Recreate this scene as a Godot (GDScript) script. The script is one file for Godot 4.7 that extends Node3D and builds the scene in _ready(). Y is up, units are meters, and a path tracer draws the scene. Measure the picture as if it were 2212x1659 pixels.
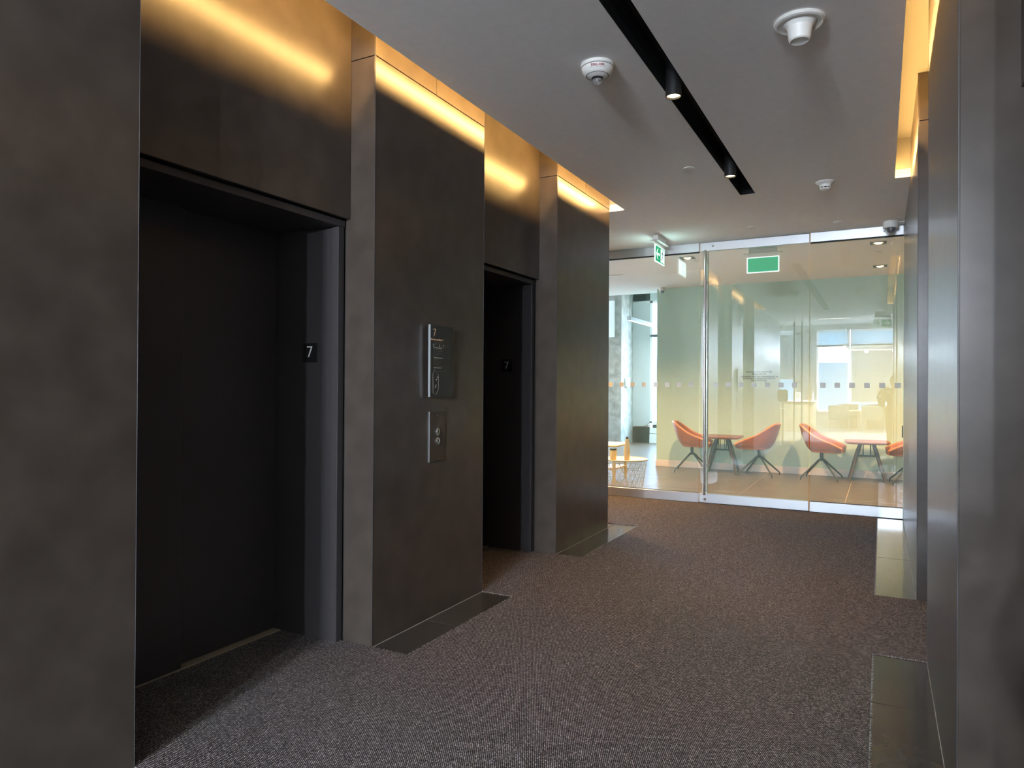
extends Node3D
# An elevator lobby with dark porcelain piers, a glass partition and a lounge behind it.
# World: corridor runs along -z, y up, metres. The camera stands at the origin, 1.32 m high.

const XB := -2.282    # front of the piers, elevator side
const XH := -2.437    # face of the panels over the elevators
const XDOOR := -2.895
const XR := 0.2       # front of the piers, opposite side
const XRH := 0.35
const CEIL := 3.0
const COVE := 3.31
const ZG := -8.1825   # glass partition
const ZM := -11.65    # sage wall of the lounge
const ZREAR := 9.6    # window wall behind the camera

var mats := {}
var names := {}

# ------------------------------------------------------------------ mesh helpers
class MB:
	var v := PackedVector3Array()
	var n := PackedVector3Array()
	func tri(a: Vector3, b: Vector3, c: Vector3, na: Vector3, nb: Vector3, nc: Vector3) -> void:
		var g := (c - a).cross(b - a)
		if g.length_squared() < 1e-16:
			return
		if g.dot(na + nb + nc) < 0.0:
			v.append_array([a, c, b]); n.append_array([na, nc, nb])
		else:
			v.append_array([a, b, c]); n.append_array([na, nb, nc])
	func quad(a: Vector3, b: Vector3, c: Vector3, d: Vector3, nn: Vector3) -> void:
		tri(a, b, c, nn, nn, nn); tri(a, c, d, nn, nn, nn)
	func squad(a: Vector3, b: Vector3, c: Vector3, d: Vector3, na: Vector3, nb: Vector3, nc: Vector3, nd: Vector3) -> void:
		tri(a, b, c, na, nb, nc); tri(a, c, d, na, nc, nd)
	func box(mn: Vector3, mx: Vector3, b := 0.0) -> void:
		var c := (mn + mx) * 0.5
		var h := (mx - mn) * 0.5
		b = minf(b, minf(h.x, minf(h.y, h.z)) * 0.8)
		for ax in 3:
			var u := (ax + 1) % 3
			var w := (ax + 2) % 3
			for s in [-1.0, 1.0]:
				var nn := Vector3.ZERO; nn[ax] = s
				var q := []
				for k in [[-1, -1], [1, -1], [1, 1], [-1, 1]]:
					var pt := Vector3.ZERO
					pt[ax] = s * h[ax]; pt[u] = k[0] * (h[u] - b); pt[w] = k[1] * (h[w] - b)
					q.append(c + pt)
				quad(q[0], q[1], q[2], q[3], nn)
		if b <= 0.0:
			return
		for ax in 3:
			var u := (ax + 1) % 3
			var w := (ax + 2) % 3
			for k in [[-1, -1], [1, -1], [1, 1], [-1, 1]]:
				var q := []
				for e in [[-1, 0], [1, 0], [1, 1], [-1, 1]]:
					var pt := Vector3.ZERO
					pt[ax] = e[0] * (h[ax] - b)
					pt[u] = k[0] * (h[u] - (b if e[1] == 0 else 0.0)); pt[w] = k[1] * (h[w] - (0.0 if e[1] == 0 else b))
					q.append(c + pt)
				var nn := Vector3.ZERO; nn[u] = k[0]; nn[w] = k[1]
				quad(q[0], q[1], q[2], q[3], nn.normalized())
		for sx in [-1, 1]:
			for sy in [-1, 1]:
				for sz in [-1, 1]:
					var sg := Vector3(sx, sy, sz)
					var nn := sg.normalized()
					tri(c + sg * (h - Vector3(0, b, b)), c + sg * (h - Vector3(b, 0, b)), c + sg * (h - Vector3(b, b, 0)), nn, nn, nn)
	# profile: [radius, height] pairs about the y axis through o
	func lathe(prof: Array, seg := 32, o := Vector3.ZERO, crease := 35.0) -> void:
		var m := prof.size()
		var sn := []
		for i in m - 1:
			var d := Vector2(prof[i + 1][0] - prof[i][0], prof[i + 1][1] - prof[i][1])
			sn.append(Vector2(d.y, -d.x).normalized() if d.length() > 1e-9 else Vector2(1, 0))
		for i in m - 1:
			var n0: Vector2 = sn[i]
			var n1: Vector2 = sn[i]
			if i > 0 and rad_to_deg(absf(sn[i].angle_to(sn[i - 1]))) < crease: n0 = (sn[i] + sn[i - 1]).normalized()
			if i < m - 2 and rad_to_deg(absf(sn[i].angle_to(sn[i + 1]))) < crease: n1 = (sn[i] + sn[i + 1]).normalized()
			for k in seg:
				var a0 := TAU * k / seg
				var a1 := TAU * (k + 1) / seg
				var c0 := Vector3(cos(a0), 0, sin(a0))
				var c1 := Vector3(cos(a1), 0, sin(a1))
				var r0: float = prof[i][0]
				var r1: float = prof[i + 1][0]
				var y0 := Vector3(0, prof[i][1], 0)
				var y1 := Vector3(0, prof[i + 1][1], 0)
				squad(o + c0 * r0 + y0, o + c1 * r0 + y0, o + c1 * r1 + y1, o + c0 * r1 + y1,
					c0 * n0.x + Vector3(0, n0.y, 0), c1 * n0.x + Vector3(0, n0.y, 0), c1 * n1.x + Vector3(0, n1.y, 0), c0 * n1.x + Vector3(0, n1.y, 0))
	# a tube through points; radii is one number or one for each point
	func tube(pts: Array, radii, seg := 8, closed := false, caps := true) -> void:
		var m := pts.size()
		var rings := []
		var side := Vector3.ZERO
		for i in m:
			var t: Vector3
			if closed: t = (pts[(i + 1) % m] - pts[(i - 1 + m) % m]).normalized()
			elif i == 0: t = (pts[1] - pts[0]).normalized()
			elif i == m - 1: t = (pts[i] - pts[i - 1]).normalized()
			else: t = ((pts[i] - pts[i - 1]).normalized() + (pts[i + 1] - pts[i]).normalized()).normalized()
			if side == Vector3.ZERO:
				side = t.cross(Vector3.UP if absf(t.y) < 0.9 else Vector3.RIGHT).normalized()
			side = (side - t * side.dot(t)).normalized()
			var up := t.cross(side)
			var r: float = radii if (radii is float or radii is int) else radii[i]
			var ring := []
			for k in seg:
				var a := TAU * (k + 0.5) / seg
				var d: Vector3 = side * cos(a) + up * sin(a)
				ring.append([pts[i] + d * r, d])
			rings.append(ring)
		for i in (m if closed else m - 1):
			var A: Array = rings[i]
			var B: Array = rings[(i + 1) % m]
			for k in seg:
				var j := (k + 1) % seg
				if seg == 4:
					var nn: Vector3 = (A[k][1] + A[j][1]).normalized()
					quad(A[k][0], A[j][0], B[j][0], B[k][0], nn)
				else:
					squad(A[k][0], A[j][0], B[j][0], B[k][0], A[k][1], A[j][1], B[j][1], B[k][1])
		if caps and not closed:
			for e in [0, m - 1]:
				var nn: Vector3 = (pts[0] - pts[1]).normalized() if e == 0 else (pts[m - 1] - pts[m - 2]).normalized()
				for k in seg:
					tri(pts[e], rings[e][k][0], rings[e][(k + 1) % seg][0], nn, nn, nn)
	# a flat outline (x, y) given thickness along z, from z0 to z1
	func prism(poly: PackedVector2Array, z0: float, z1: float) -> void:
		var idx := Geometry2D.triangulate_polygon(poly)
		for i in range(0, idx.size(), 3):
			for e in [[z0, -1.0], [z1, 1.0]]:
				var nn := Vector3(0, 0, e[1] * signf(z1 - z0))
				var a := poly[idx[i]]; var b := poly[idx[i + 1]]; var c := poly[idx[i + 2]]
				tri(Vector3(a.x, a.y, e[0]), Vector3(b.x, b.y, e[0]), Vector3(c.x, c.y, e[0]), nn, nn, nn)
		var cw := Geometry2D.is_polygon_clockwise(poly)
		for i in poly.size():
			var a := poly[i]; var b := poly[(i + 1) % poly.size()]
			var d := (b - a).normalized()
			var nn := Vector3(d.y, -d.x, 0) * (-1.0 if cw else 1.0)
			quad(Vector3(a.x, a.y, z0), Vector3(b.x, b.y, z0), Vector3(b.x, b.y, z1), Vector3(a.x, a.y, z1), nn)
	func xform(t: Transform3D, from := 0) -> void:
		for i in range(from, v.size()):
			v[i] = t * v[i]; n[i] = (t.basis * n[i]).normalized()
	func mesh() -> ArrayMesh:
		var a := []
		a.resize(Mesh.ARRAY_MAX)
		a[Mesh.ARRAY_VERTEX] = v; a[Mesh.ARRAY_NORMAL] = n
		var m := ArrayMesh.new()
		m.add_surface_from_arrays(Mesh.PRIMITIVE_TRIANGLES, a)
		return m

func bxm(mn: Vector3, mx: Vector3, b := 0.0) -> ArrayMesh:
	var m := MB.new(); m.box(Vector3(minf(mn.x, mx.x), minf(mn.y, mx.y), minf(mn.z, mx.z)), Vector3(maxf(mn.x, mx.x), maxf(mn.y, mx.y), maxf(mn.z, mx.z)), b); return m.mesh()
func lath(prof: Array, seg := 32) -> ArrayMesh:
	var m := MB.new(); m.lathe(prof, seg); return m.mesh()
func tubem(pts: Array, r, seg := 8, closed := false) -> ArrayMesh:
	var m := MB.new(); m.tube(pts, r, seg, closed); return m.mesh()
func prismm(pts: Array, z0: float, z1: float) -> ArrayMesh:
	var m := MB.new(); m.prism(PackedVector2Array(pts), z0, z1); return m.mesh()

# ------------------------------------------------------------------ node helpers
func numbered(called: String) -> String:
	var k: int = names.get(called, 0)
	names[called] = k + 1
	return called if k == 0 else "%s_%03d" % [called, k]
func put(called: String, mesh: Mesh, mat: Material, parent: Node3D, at := Vector3.ZERO, basis := Basis.IDENTITY) -> MeshInstance3D:
	var o := MeshInstance3D.new()
	o.name = numbered(called) if parent == self else called
	o.mesh = mesh
	o.material_override = mat
	o.transform = Transform3D(basis, at)
	parent.add_child(o, true)
	return o
func tag(o: Node3D, label: String, category: String, group := "", kind := "") -> Node3D:
	o.set_meta("label", label)
	if category: o.set_meta("category", category)
	if group: o.set_meta("group", group)
	if kind: o.set_meta("kind", kind)
	return o
func thing(called: String, label: String, category: String, at := Vector3.ZERO, turn := 0.0, group := "", kind := "") -> Node3D:
	var o := Node3D.new()
	o.name = numbered(called)
	o.position = at; o.rotation.y = turn
	add_child(o, true)
	return tag(o, label, category, group, kind)
func structure(called: String, label: String, category := "") -> Node3D:
	return thing(called, label, category, Vector3.ZERO, 0.0, "", "structure")
func copy(o: Node3D, called: String, at: Vector3, turn: float, label: String) -> Node3D:
	var c: Node3D = o.duplicate()
	c.name = numbered(called)
	add_child(c, true)
	c.position = at; c.rotation.y = turn
	c.set_meta("label", label)
	return c
func words(text: String, height: float, depth := 0.002, font_name := "Droid Sans", weight := 400) -> TextMesh:
	var f := SystemFont.new(); f.font_names = PackedStringArray([font_name]); f.font_weight = weight
	var t := TextMesh.new()
	t.font = f; t.text = text; t.font_size = 64; t.pixel_size = height / 46.0; t.depth = depth; t.curve_step = 4.0
	return t

# ------------------------------------------------------------------ materials
func mat(key: String, c: Color, rough := 0.6, metal := 0.0, spec := 0.5) -> StandardMaterial3D:
	if mats.has(key): return mats[key]
	var m := StandardMaterial3D.new()
	m.resource_name = key
	m.albedo_color = c; m.roughness = rough; m.metallic = metal; m.metallic_specular = spec
	mats[key] = m
	return m
func rgb(r: int, g: int, b: int) -> Color:
	return Color(r / 255.0, g / 255.0, b / 255.0)
func glow(key: String, c: Color, energy: float) -> StandardMaterial3D:
	var m := mat(key, c, 0.6)
	m.emission_enabled = true; m.emission = c; m.emission_energy_multiplier = energy
	return m
func noise_tex(freq: float, octaves: int, lo: Color, hi: Color, sd: int, size := 512, cell := false) -> NoiseTexture2D:
	var f := FastNoiseLite.new()
	f.seed = sd; f.frequency = freq; f.fractal_octaves = octaves; f.fractal_type = FastNoiseLite.FRACTAL_FBM
	f.noise_type = FastNoiseLite.TYPE_CELLULAR if cell else FastNoiseLite.TYPE_SIMPLEX_SMOOTH
	var t := NoiseTexture2D.new()
	t.width = size; t.height = size; t.seamless = true; t.noise = f
	var g := Gradient.new(); g.set_color(0, lo); g.set_color(1, hi)
	t.color_ramp = g
	return t
func triplanar(m: StandardMaterial3D, tex: Texture2D, per_metre: float) -> void:
	m.albedo_texture = tex
	m.uv1_triplanar = true; m.uv1_world_triplanar = true
	m.uv1_scale = Vector3.ONE * per_metre
	m.uv1_triplanar_sharpness = 8.0

func make_materials() -> void:
	# large-format porcelain: charcoal with soft mottling and a satin glaze
	var p := mat("porcelain", Color(1, 1, 1), 0.36, 0.0, 0.45)
	triplanar(p, noise_tex(0.006, 6, rgb(62, 54, 48), rgb(78, 69, 62), 11, 1024), 0.7)
	p.roughness = 0.28
	var f := mat("floor_porcelain", Color(1, 1, 1), 0.14)
	triplanar(f, noise_tex(0.02, 4, rgb(60, 56, 53), rgb(70, 66, 62), 31), 1.0)
	mat("grout", rgb(48, 45, 42), 0.9)
	mat("trim_metal", rgb(80, 80, 83), 0.5, 0.6)
	mat("elevator_steel", rgb(62, 58, 58), 0.45, 0.2)
	mat("elevator_dark", rgb(30, 29, 30), 0.5, 0.2)
	mat("bronze_sill", rgb(176, 158, 132), 0.45, 0.3)
	var c := mat("ceiling_paint", Color(1, 1, 1), 0.92)
	triplanar(c, noise_tex(0.05, 3, rgb(243, 242, 240), rgb(248, 247, 245), 5, 256), 1.0)
	mat("slot_black", rgb(9, 9, 9), 0.7)
	mat("lamp_black", rgb(28, 28, 29), 0.5)
	mat("white_plastic", rgb(226, 224, 218), 0.45)
	mat("device_line", rgb(120, 119, 116), 0.6)
	mat("dark_plastic", rgb(22, 22, 23), 0.3)
	mat("red_print", rgb(150, 44, 46), 0.6)
	mat("brushed_steel", rgb(205, 207, 210), 0.34, 0.85)
	mat("chrome", rgb(215, 212, 206), 0.18, 1.0)
	mat("gasket", rgb(18, 18, 18), 0.7)
	mat("sign_black", rgb(26, 25, 24), 0.35)
	mat("sign_white", rgb(236, 233, 228), 0.6)
	mat("copper_print", rgb(206, 160, 124), 0.5)
	mat("pale_print", rgb(168, 158, 146), 0.6)
	mat("faint_print", rgb(92, 84, 74), 0.6)
	mat("vinyl_text", rgb(24, 30, 28), 0.8)
	var sq := mat("frosted_vinyl", Color(0.90, 0.90, 0.87, 0.78), 0.8)
	sq.transparency = BaseMaterial3D.TRANSPARENCY_ALPHA
	var g := mat("clear_glass", Color(0.72, 0.86, 0.80, 0.05), 0.0)
	g.transparency = BaseMaterial3D.TRANSPARENCY_ALPHA
	g.metallic_specular = 0.5
	var w := mat("window_glass", Color(0.8, 0.9, 0.92, 0.03), 0.0)
	w.transparency = BaseMaterial3D.TRANSPARENCY_ALPHA
	var wf := mat("window_film", rgb(170, 200, 214), 0.6)
	wf.backlight_enabled = true; wf.backlight = Color(0.6, 0.66, 0.7)
	var b := mat("bubble_clear", Color(0.9, 0.9, 0.9, 0.15), 0.05)
	b.transparency = BaseMaterial3D.TRANSPARENCY_ALPHA
	# lounge
	var wp := mat("sage_paint", Color(1, 1, 1), 0.85)
	triplanar(wp, noise_tex(0.06, 3, rgb(178, 201, 181), rgb(184, 207, 187), 7, 256), 1.0)
	mat("white_paint", rgb(214, 212, 206), 0.8)
	mat("grey_paint", rgb(178, 182, 180), 0.85)
	mat("baseboard_paint", rgb(226, 214, 204), 0.6)
	var st := mat("stone_floor", Color(1, 1, 1), 0.3)
	triplanar(st, noise_tex(0.012, 5, rgb(72, 59, 46), rgb(104, 87, 69), 41), 0.5)
	st.uv1_scale = Vector3(0.35, 0.5, 1.3)
	var co := mat("concrete", Color(1, 1, 1), 0.9)
	triplanar(co, noise_tex(0.014, 6, rgb(112, 112, 108), rgb(168, 168, 162), 53), 0.6)
	var le := mat("leather", Color(1, 1, 1), 0.55, 0.0, 0.35)
	triplanar(le, noise_tex(0.02, 4, rgb(138, 70, 18), rgb(156, 84, 26), 61, 256), 3.0)
	le.uv1_world_triplanar = false
	mat("leather_piping", rgb(196, 120, 52), 0.45)
	mat("chair_metal", rgb(40, 39, 38), 0.45, 0.4)
	var wo := mat("walnut_top", Color(1, 1, 1), 0.45)
	triplanar(wo, noise_tex(0.012, 4, rgb(118, 66, 32), rgb(146, 88, 46), 71, 256), 1.0)
	wo.uv1_scale = Vector3(1.0, 6.0, 9.0); wo.uv1_world_triplanar = false
	var wd := mat("walnut_dark", Color(1, 1, 1), 0.5)
	triplanar(wd, noise_tex(0.012, 4, rgb(54, 38, 30), rgb(84, 62, 48), 73, 256), 1.0)
	wd.uv1_scale = Vector3(9.0, 1.0, 9.0); wd.uv1_world_triplanar = false
	mat("cream_metal", rgb(236, 214, 160), 0.45)
	mat("cream_ceramic", rgb(230, 200, 140), 0.5)
	mat("birch", rgb(226, 200, 152), 0.5)
	mat("frame_white", rgb(222, 226, 226), 0.5)
	mat("frame_dark", rgb(48, 52, 52), 0.5)
	mat("pendant_grey", rgb(84, 92, 100), 0.5)
	mat("branch_brown", rgb(112, 90, 70), 0.8)
	mat("outdoor_blue", rgb(126, 148, 168), 0.7)
	mat("outdoor_glass", rgb(92, 122, 150), 0.2)
	mat("outdoor_pale", rgb(74, 90, 100), 0.8)
	mat("outdoor_joint", rgb(118, 130, 138), 0.8)
	# rear office
	mat("office_carpet", rgb(128, 126, 122), 0.95)
	mat("office_wall", rgb(150, 149, 145), 0.85)
	mat("blind_cloth", rgb(140, 146, 146), 0.9)
	mats["blind_cloth"].backlight_enabled = true
	mats["blind_cloth"].backlight = Color(0.12, 0.13, 0.135)
	mat("chair_fabric", rgb(74, 80, 76), 0.9)
	mat("oak_top", rgb(168, 152, 126), 0.5)
	mat("paper_white", rgb(232, 232, 228), 0.8)
	mat("book_brown", rgb(150, 98, 72), 0.8)
	mat("cloth_dark", rgb(40, 42, 46), 0.9)
	mat("skin", rgb(188, 140, 116), 0.55)
	mat("hair", rgb(34, 26, 22), 0.6)
	make_carpet()

func make_carpet() -> void:
	# loop-pile carpet: rows of yarn loops, each of its own heather tone, 8 mm apart
	var S := 1024
	var N := 128
	var P := 8
	var rng := RandomNumberGenerator.new(); rng.seed = 4
	var col := Image.create(S, S, false, Image.FORMAT_RGB8)
	var hgt := Image.create(S, S, false, Image.FORMAT_L8)
	col.fill(rgb(40, 36, 35)); hgt.fill(Color(0.05, 0.05, 0.05))
	for j in N:
		for i in N:
			var k := rng.randf()
			var t: float = 0.52 + 0.09 * rng.randf()
			if k > 0.8: t = 0.66 + 0.09 * rng.randf()
			elif k < 0.22: t = 0.42 + 0.07 * rng.randf()
			var tone := Color(t * 1.03, t * 0.965, t * 0.945)
			var ox: int = i * P + (4 if j % 2 == 1 else 0)
			for y in range(0, 7):
				for x in range(0, 6):
					var d := Vector2((x - 2.5) / 3.2, (y - 3.0) / 3.9).length()
					if d < 1.0:
						var hh := sqrt(1.0 - d * d)
						var fx: int = (ox + x + int(y / 3.0)) % S
						var fy: int = (j * P + y) % S
						col.set_pixel(fx, fy, tone)
						hgt.set_pixel(fx, fy, Color(hh, hh, hh))
	var m := mat("carpet", Color(1, 1, 1), 0.95, 0.0, 0.2)
	triplanar(m, ImageTexture.create_from_image(col), 1.0)
	m.heightmap_enabled = true
	m.heightmap_texture = ImageTexture.create_from_image(hgt)
	m.heightmap_scale = 0.5

# ------------------------------------------------------------------ lights
func area(called: String, at: Vector3, towards: Vector3, size: Vector2, c: Color, energy: float) -> void:
	var l := AreaLight3D.new()
	l.name = called
	l.area_size = size; l.light_color = c; l.light_energy = energy
	l.shadow_enabled = true
	add_child(l, true)
	l.look_at_from_position(at, at + towards, Vector3.UP if absf(towards.y) < 0.9 else Vector3.BACK)
func spot(called: String, at: Vector3, towards: Vector3, angle: float, c: Color, energy: float, size := 0.04) -> void:
	var l := SpotLight3D.new()
	l.name = called
	l.spot_angle = angle; l.spot_angle_attenuation = 1.0; l.light_color = c; l.light_energy = energy; l.light_size = size
	l.spot_range = 20.0; l.shadow_enabled = true
	add_child(l, true)
	l.look_at_from_position(at, at + towards, Vector3.UP if absf(towards.normalized().y) < 0.95 else Vector3.BACK)

func lamp(called: String, at: Vector3, c: Color, energy: float) -> void:
	var l := OmniLight3D.new()
	l.name = called
	l.light_color = c; l.light_energy = energy; l.light_size = 0.04
	l.omni_range = 30.0; l.shadow_enabled = true
	add_child(l, true)
	l.position = at

const WARM := Color(1.0, 0.79, 0.47)
const LAMP := Color(1.0, 0.79, 0.53)

func _ready() -> void:
	# ---- camera, sky, exposure
	var cam := Camera3D.new()
	cam.name = "camera"
	cam.fov = 57.495; cam.near = 0.05; cam.far = 400.0
	cam.transform = Transform3D(Basis(Vector3.UP, 0.4855) * Basis(Vector3.RIGHT, 0.0045) * Basis(Vector3.BACK, 0.0057), Vector3(0, 1.32, 0))
	add_child(cam); cam.current = true
	var env := Environment.new()
	env.background_mode = Environment.BG_SKY
	var sm := ProceduralSkyMaterial.new()
	sm.sky_top_color = Color(0.62, 0.78, 0.95); sm.sky_horizon_color = Color(0.86, 0.94, 1.0)
	sm.ground_bottom_color = Color(0.42, 0.44, 0.46); sm.ground_horizon_color = Color(0.6, 0.64, 0.68)
	sm.sun_angle_max = 1.0
	var sky := Sky.new(); sky.sky_material = sm
	env.sky = sky
	env.background_energy_multiplier = 22.0
	env.tonemap_mode = Environment.TONE_MAPPER_LINEAR
	env.tonemap_exposure = 3.3
	env.sdfgi_enabled = true; env.ssao_enabled = true; env.ssil_enabled = true
	var we := WorldEnvironment.new(); we.name = "surroundings"; we.environment = env
	add_child(we)
	make_materials()
	build_floor()
	build_left_wall()
	build_right_wall()
	build_ceiling()
	build_elevators()
	build_glass_front()
	build_lounge_shell()
	build_rear_shell()
	build_outside()
	build_ceiling_devices()
	build_signs()
	build_lounge_furniture()
	build_rear_office()
	build_photographer()

# ------------------------------------------------------------------ lobby shell
func build_floor() -> void:
	var f := structure("floor", "dark heathered loop-pile carpet with porcelain borders along the piers", "")
	var m := MB.new()
	for r in [[-2.055, -0.037, -8.16, 2.6], [-2.866, -2.055, -2.815, -1.543], [-2.866, -2.055, -5.08, -3.925], [-6.0, -2.055, -8.16, -6.5],
			[-0.037, 0.9, -5.07, -3.95], [-0.037, 0.9, -2.44, -1.29], [-0.037, 4.0, -0.6, 2.6]]:
		m.box(Vector3(r[0], -0.02, r[2]), Vector3(r[1], 0.0, r[3]))
	put("carpet", m.mesh(), mats.carpet, f)
	put("slab", bxm(Vector3(-6.2, -0.2, -8.2), Vector3(4.2, -0.02, 2.6)), mats.grout, f)
	for r in [[-2.282, -2.055, -3.295, -2.815], [-2.282, -2.055, -3.925, -3.297], [-2.282, -2.055, -5.7, -5.08], [-2.282, -2.055, -6.5, -5.702], [-3.6, -2.284, -6.5, -6.285], [-4.8, -3.602, -6.5, -6.285],
			[-2.282, -2.055, -1.543, -0.7], [-2.282, -2.055, -0.698, 0.5], [-2.282, -2.055, 0.502, 1.7], [-2.282, -2.055, 1.702, 2.6],
			[-0.037, 0.2, -6.238, -5.07], [-0.037, 0.2, -7.688, -6.24], [-0.037, 0.2, -8.16, -7.69], [-0.037, 0.2, -3.95, -3.345], [-0.037, 0.2, -3.343, -2.44], [-0.037, 0.2, -1.29, -0.6]]:
		put("tile", bxm(Vector3(r[0] + 0.0015, -0.018, r[2] + 0.0015), Vector3(r[1] - 0.0015, -0.005, r[3] - 0.0015), 0.001), mats.floor_porcelain, f)
	# frayed yarn ends where the carpet was cut round the porcelain
	var rng := RandomNumberGenerator.new(); rng.seed = 9
	var fr := MB.new()
	for e in [[Vector2(-2.282, -2.815), Vector2(-2.055, -2.815), Vector2(0, -1)], [Vector2(-2.055, -2.815), Vector2(-2.055, -3.925), Vector2(-1, 0)], [Vector2(-2.055, -3.925), Vector2(-2.282, -3.925), Vector2(0, 1)],
			[Vector2(-2.282, -5.08), Vector2(-2.055, -5.08), Vector2(0, -1)], [Vector2(-2.055, -5.08), Vector2(-2.055, -6.5), Vector2(-1, 0)], [Vector2(-2.055, -6.5), Vector2(-2.282, -6.5), Vector2(0, 1)],
			[Vector2(-0.037, -5.07), Vector2(0.2, -5.07), Vector2(0, -1)], [Vector2(-0.037, -8.1), Vector2(-0.037, -5.07), Vector2(1, 0)], [Vector2(-0.037, -3.95), Vector2(0.2, -3.95), Vector2(0, 1)], [Vector2(-0.037, -3.95), Vector2(-0.037, -2.44), Vector2(1, 0)],
			[Vector2(-2.28, -1.543), Vector2(-2.055, -1.543), Vector2(0, 1)]]:
		var a: Vector2 = e[0]
		var b: Vector2 = e[1]
		var count := int(a.distance_to(b) * 420.0)
		for i in count:
			var q := a.lerp(b, rng.randf())
			var out: Vector2 = e[2] * rng.randf_range(0.002, 0.009)
			var p0 := Vector3(q.x, -0.003 - 0.002 * rng.randf(), q.y)
			var p1 := p0 + Vector3(out.x + rng.randf_range(-0.003, 0.003), rng.randf_range(-0.001, 0.006), out.y + rng.randf_range(-0.003, 0.003))
			fr.tube([p0, p1], [0.0009, 0.0005], 3, false, false)
	var yarn := mat("yarn_ends", rgb(150, 146, 142), 0.9)
	put("frayed_yarn", fr.mesh(), yarn, f).set_meta("kind", "stuff")

# a run of porcelain panels: outer faces on the given box, split at the given heights/widths
func panel_x(parent: Node3D, x: float, depth: float, y0: float, y1: float, z0: float, z1: float) -> void:
	put("panel", bxm(Vector3(x, y0 + 0.001, z0 + 0.001), Vector3(x + depth, y1 - 0.001, z1 - 0.001), 0.0012), mats.porcelain, parent)
func panel_z(parent: Node3D, z: float, depth: float, x0: float, x1: float, y0: float, y1: float) -> void:
	put("panel", bxm(Vector3(x0 + 0.001, y0 + 0.001, z), Vector3(x1 - 0.001, y1 - 0.001, z + depth), 0.0012), mats.porcelain, parent)

func pier(wall: Node3D, side: float, face: float, inner: float, za: float, zb: float, near_end: bool, far_end: bool) -> void:
	# za > zb (za nearer the camera); side -1: the pier stands on the elevator side with its face towards +x
	var d := 0.012 * side
	var b := put("pier", bxm(Vector3(face + d, 0.0, zb + (0.012 if far_end else 0.0)), Vector3(face + 0.9 * side, COVE, za - (0.012 if near_end else 0.0))), mats.grout, wall)
	put("caulk", bxm(Vector3(face - 0.002 * side, -0.006, zb), Vector3(face + 0.001 * side, -0.0025, za)), mat("caulk", rgb(150, 145, 138), 0.7), b)
	var w := za - zb
	var cuts := [za]
	var count := maxi(1, int(round(w / 1.35)))
	for i in count: cuts.append(za - w * (i + 1) / count)
	for i in count:
		panel_x(b, face, d, -0.0045, 3.005, cuts[i + 1], cuts[i])
		var mid: float = (cuts[i] + cuts[i + 1]) * 0.5
		panel_x(b, face, d, 3.008, COVE, cuts[i + 1], mid - 0.001)
		panel_x(b, face, d, 3.008, COVE, mid + 0.001, cuts[i])
	for e in ([[za, -1.0]] if near_end else []) + ([[zb, 1.0]] if far_end else []):
		var x0: float = face + 0.002 * side
		var x1 := inner + 0.03 * side
		panel_z(b, e[0], 0.012 * e[1], minf(x0, x1), maxf(x0, x1), -0.0045, 3.005)
		panel_z(b, e[0], 0.012 * e[1], minf(x0, x1), maxf(x0, x1), 3.008, COVE)
		# metal corner profile
		put("edge_trim", bxm(Vector3(face - 0.0015 * side, 0.0, e[0] - 0.0015 * -e[1] * 1.0), Vector3(face + 0.008 * side, COVE, e[0] - 0.003 * e[1] * -1.0 - 0.0), 0.0008), mats.trim_metal, b)

func build_left_wall() -> void:
	var w := structure("wall_left", "elevator wall of tall charcoal porcelain piers with recessed door bays", "")
	pier(w, -1.0, XB, XH, 2.6, -1.543, false, true)
	pier(w, -1.0, XB, XH, -2.815, -3.925, true, true)
	pier(w, -1.0, XB, XH, -5.08, -6.28, true, true)
	for z in [[-2.815, -1.543], [-5.08, -3.925]]:
		put("header", bxm(Vector3(XH - 0.012, 2.195, z[0]), Vector3(XH - 0.75, COVE, z[1])), mats.grout, w)
		put("header_panel", bxm(Vector3(XH - 0.012, 2.185, z[0] + 0.002), Vector3(XH, COVE, z[1] - 0.002), 0.0012), mats.porcelain, w)
	# the far end of the elevator block and the room to its side
	put("end_panel", bxm(Vector3(-6.0, 0.0, -6.28), Vector3(XB - 0.9, CEIL, -6.2)), mats.porcelain, w)
	put("side_room_wall", bxm(Vector3(-6.15, 0.0, -8.2), Vector3(-6.0, CEIL, -6.2)), mats.white_paint, w)

func build_right_wall() -> void:
	var w := structure("wall_right", "opposite wall of charcoal porcelain piers with shallow door bays", "")
	pier(w, 1.0, XR, XRH, -5.07, ZG - 0.03, true, false)
	pier(w, 1.0, XR, XRH, -2.44, -3.95, true, true)
	pier(w, 1.0, XR, XRH, -0.6, -1.29, true, true)
	for z in [[-5.07, -3.95], [-2.44, -1.29]]:
		put("header", bxm(Vector3(XRH + 0.012, 2.195, z[0]), Vector3(XRH + 0.75, COVE, z[1])), mats.grout, w)
		put("header_panel", bxm(Vector3(XRH, 2.185, z[0] + 0.002), Vector3(XRH + 0.012, COVE, z[1] - 0.002), 0.0012), mats.porcelain, w)
	put("end_panel", bxm(Vector3(XR + 0.9, 0.0, -0.68), Vector3(4.0, CEIL, -0.6)), mats.porcelain, w)
	put("side_room_wall", bxm(Vector3(4.0, 0.0, -0.7), Vector3(4.15, CEIL, 2.6)), mats.white_paint, w)

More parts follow.
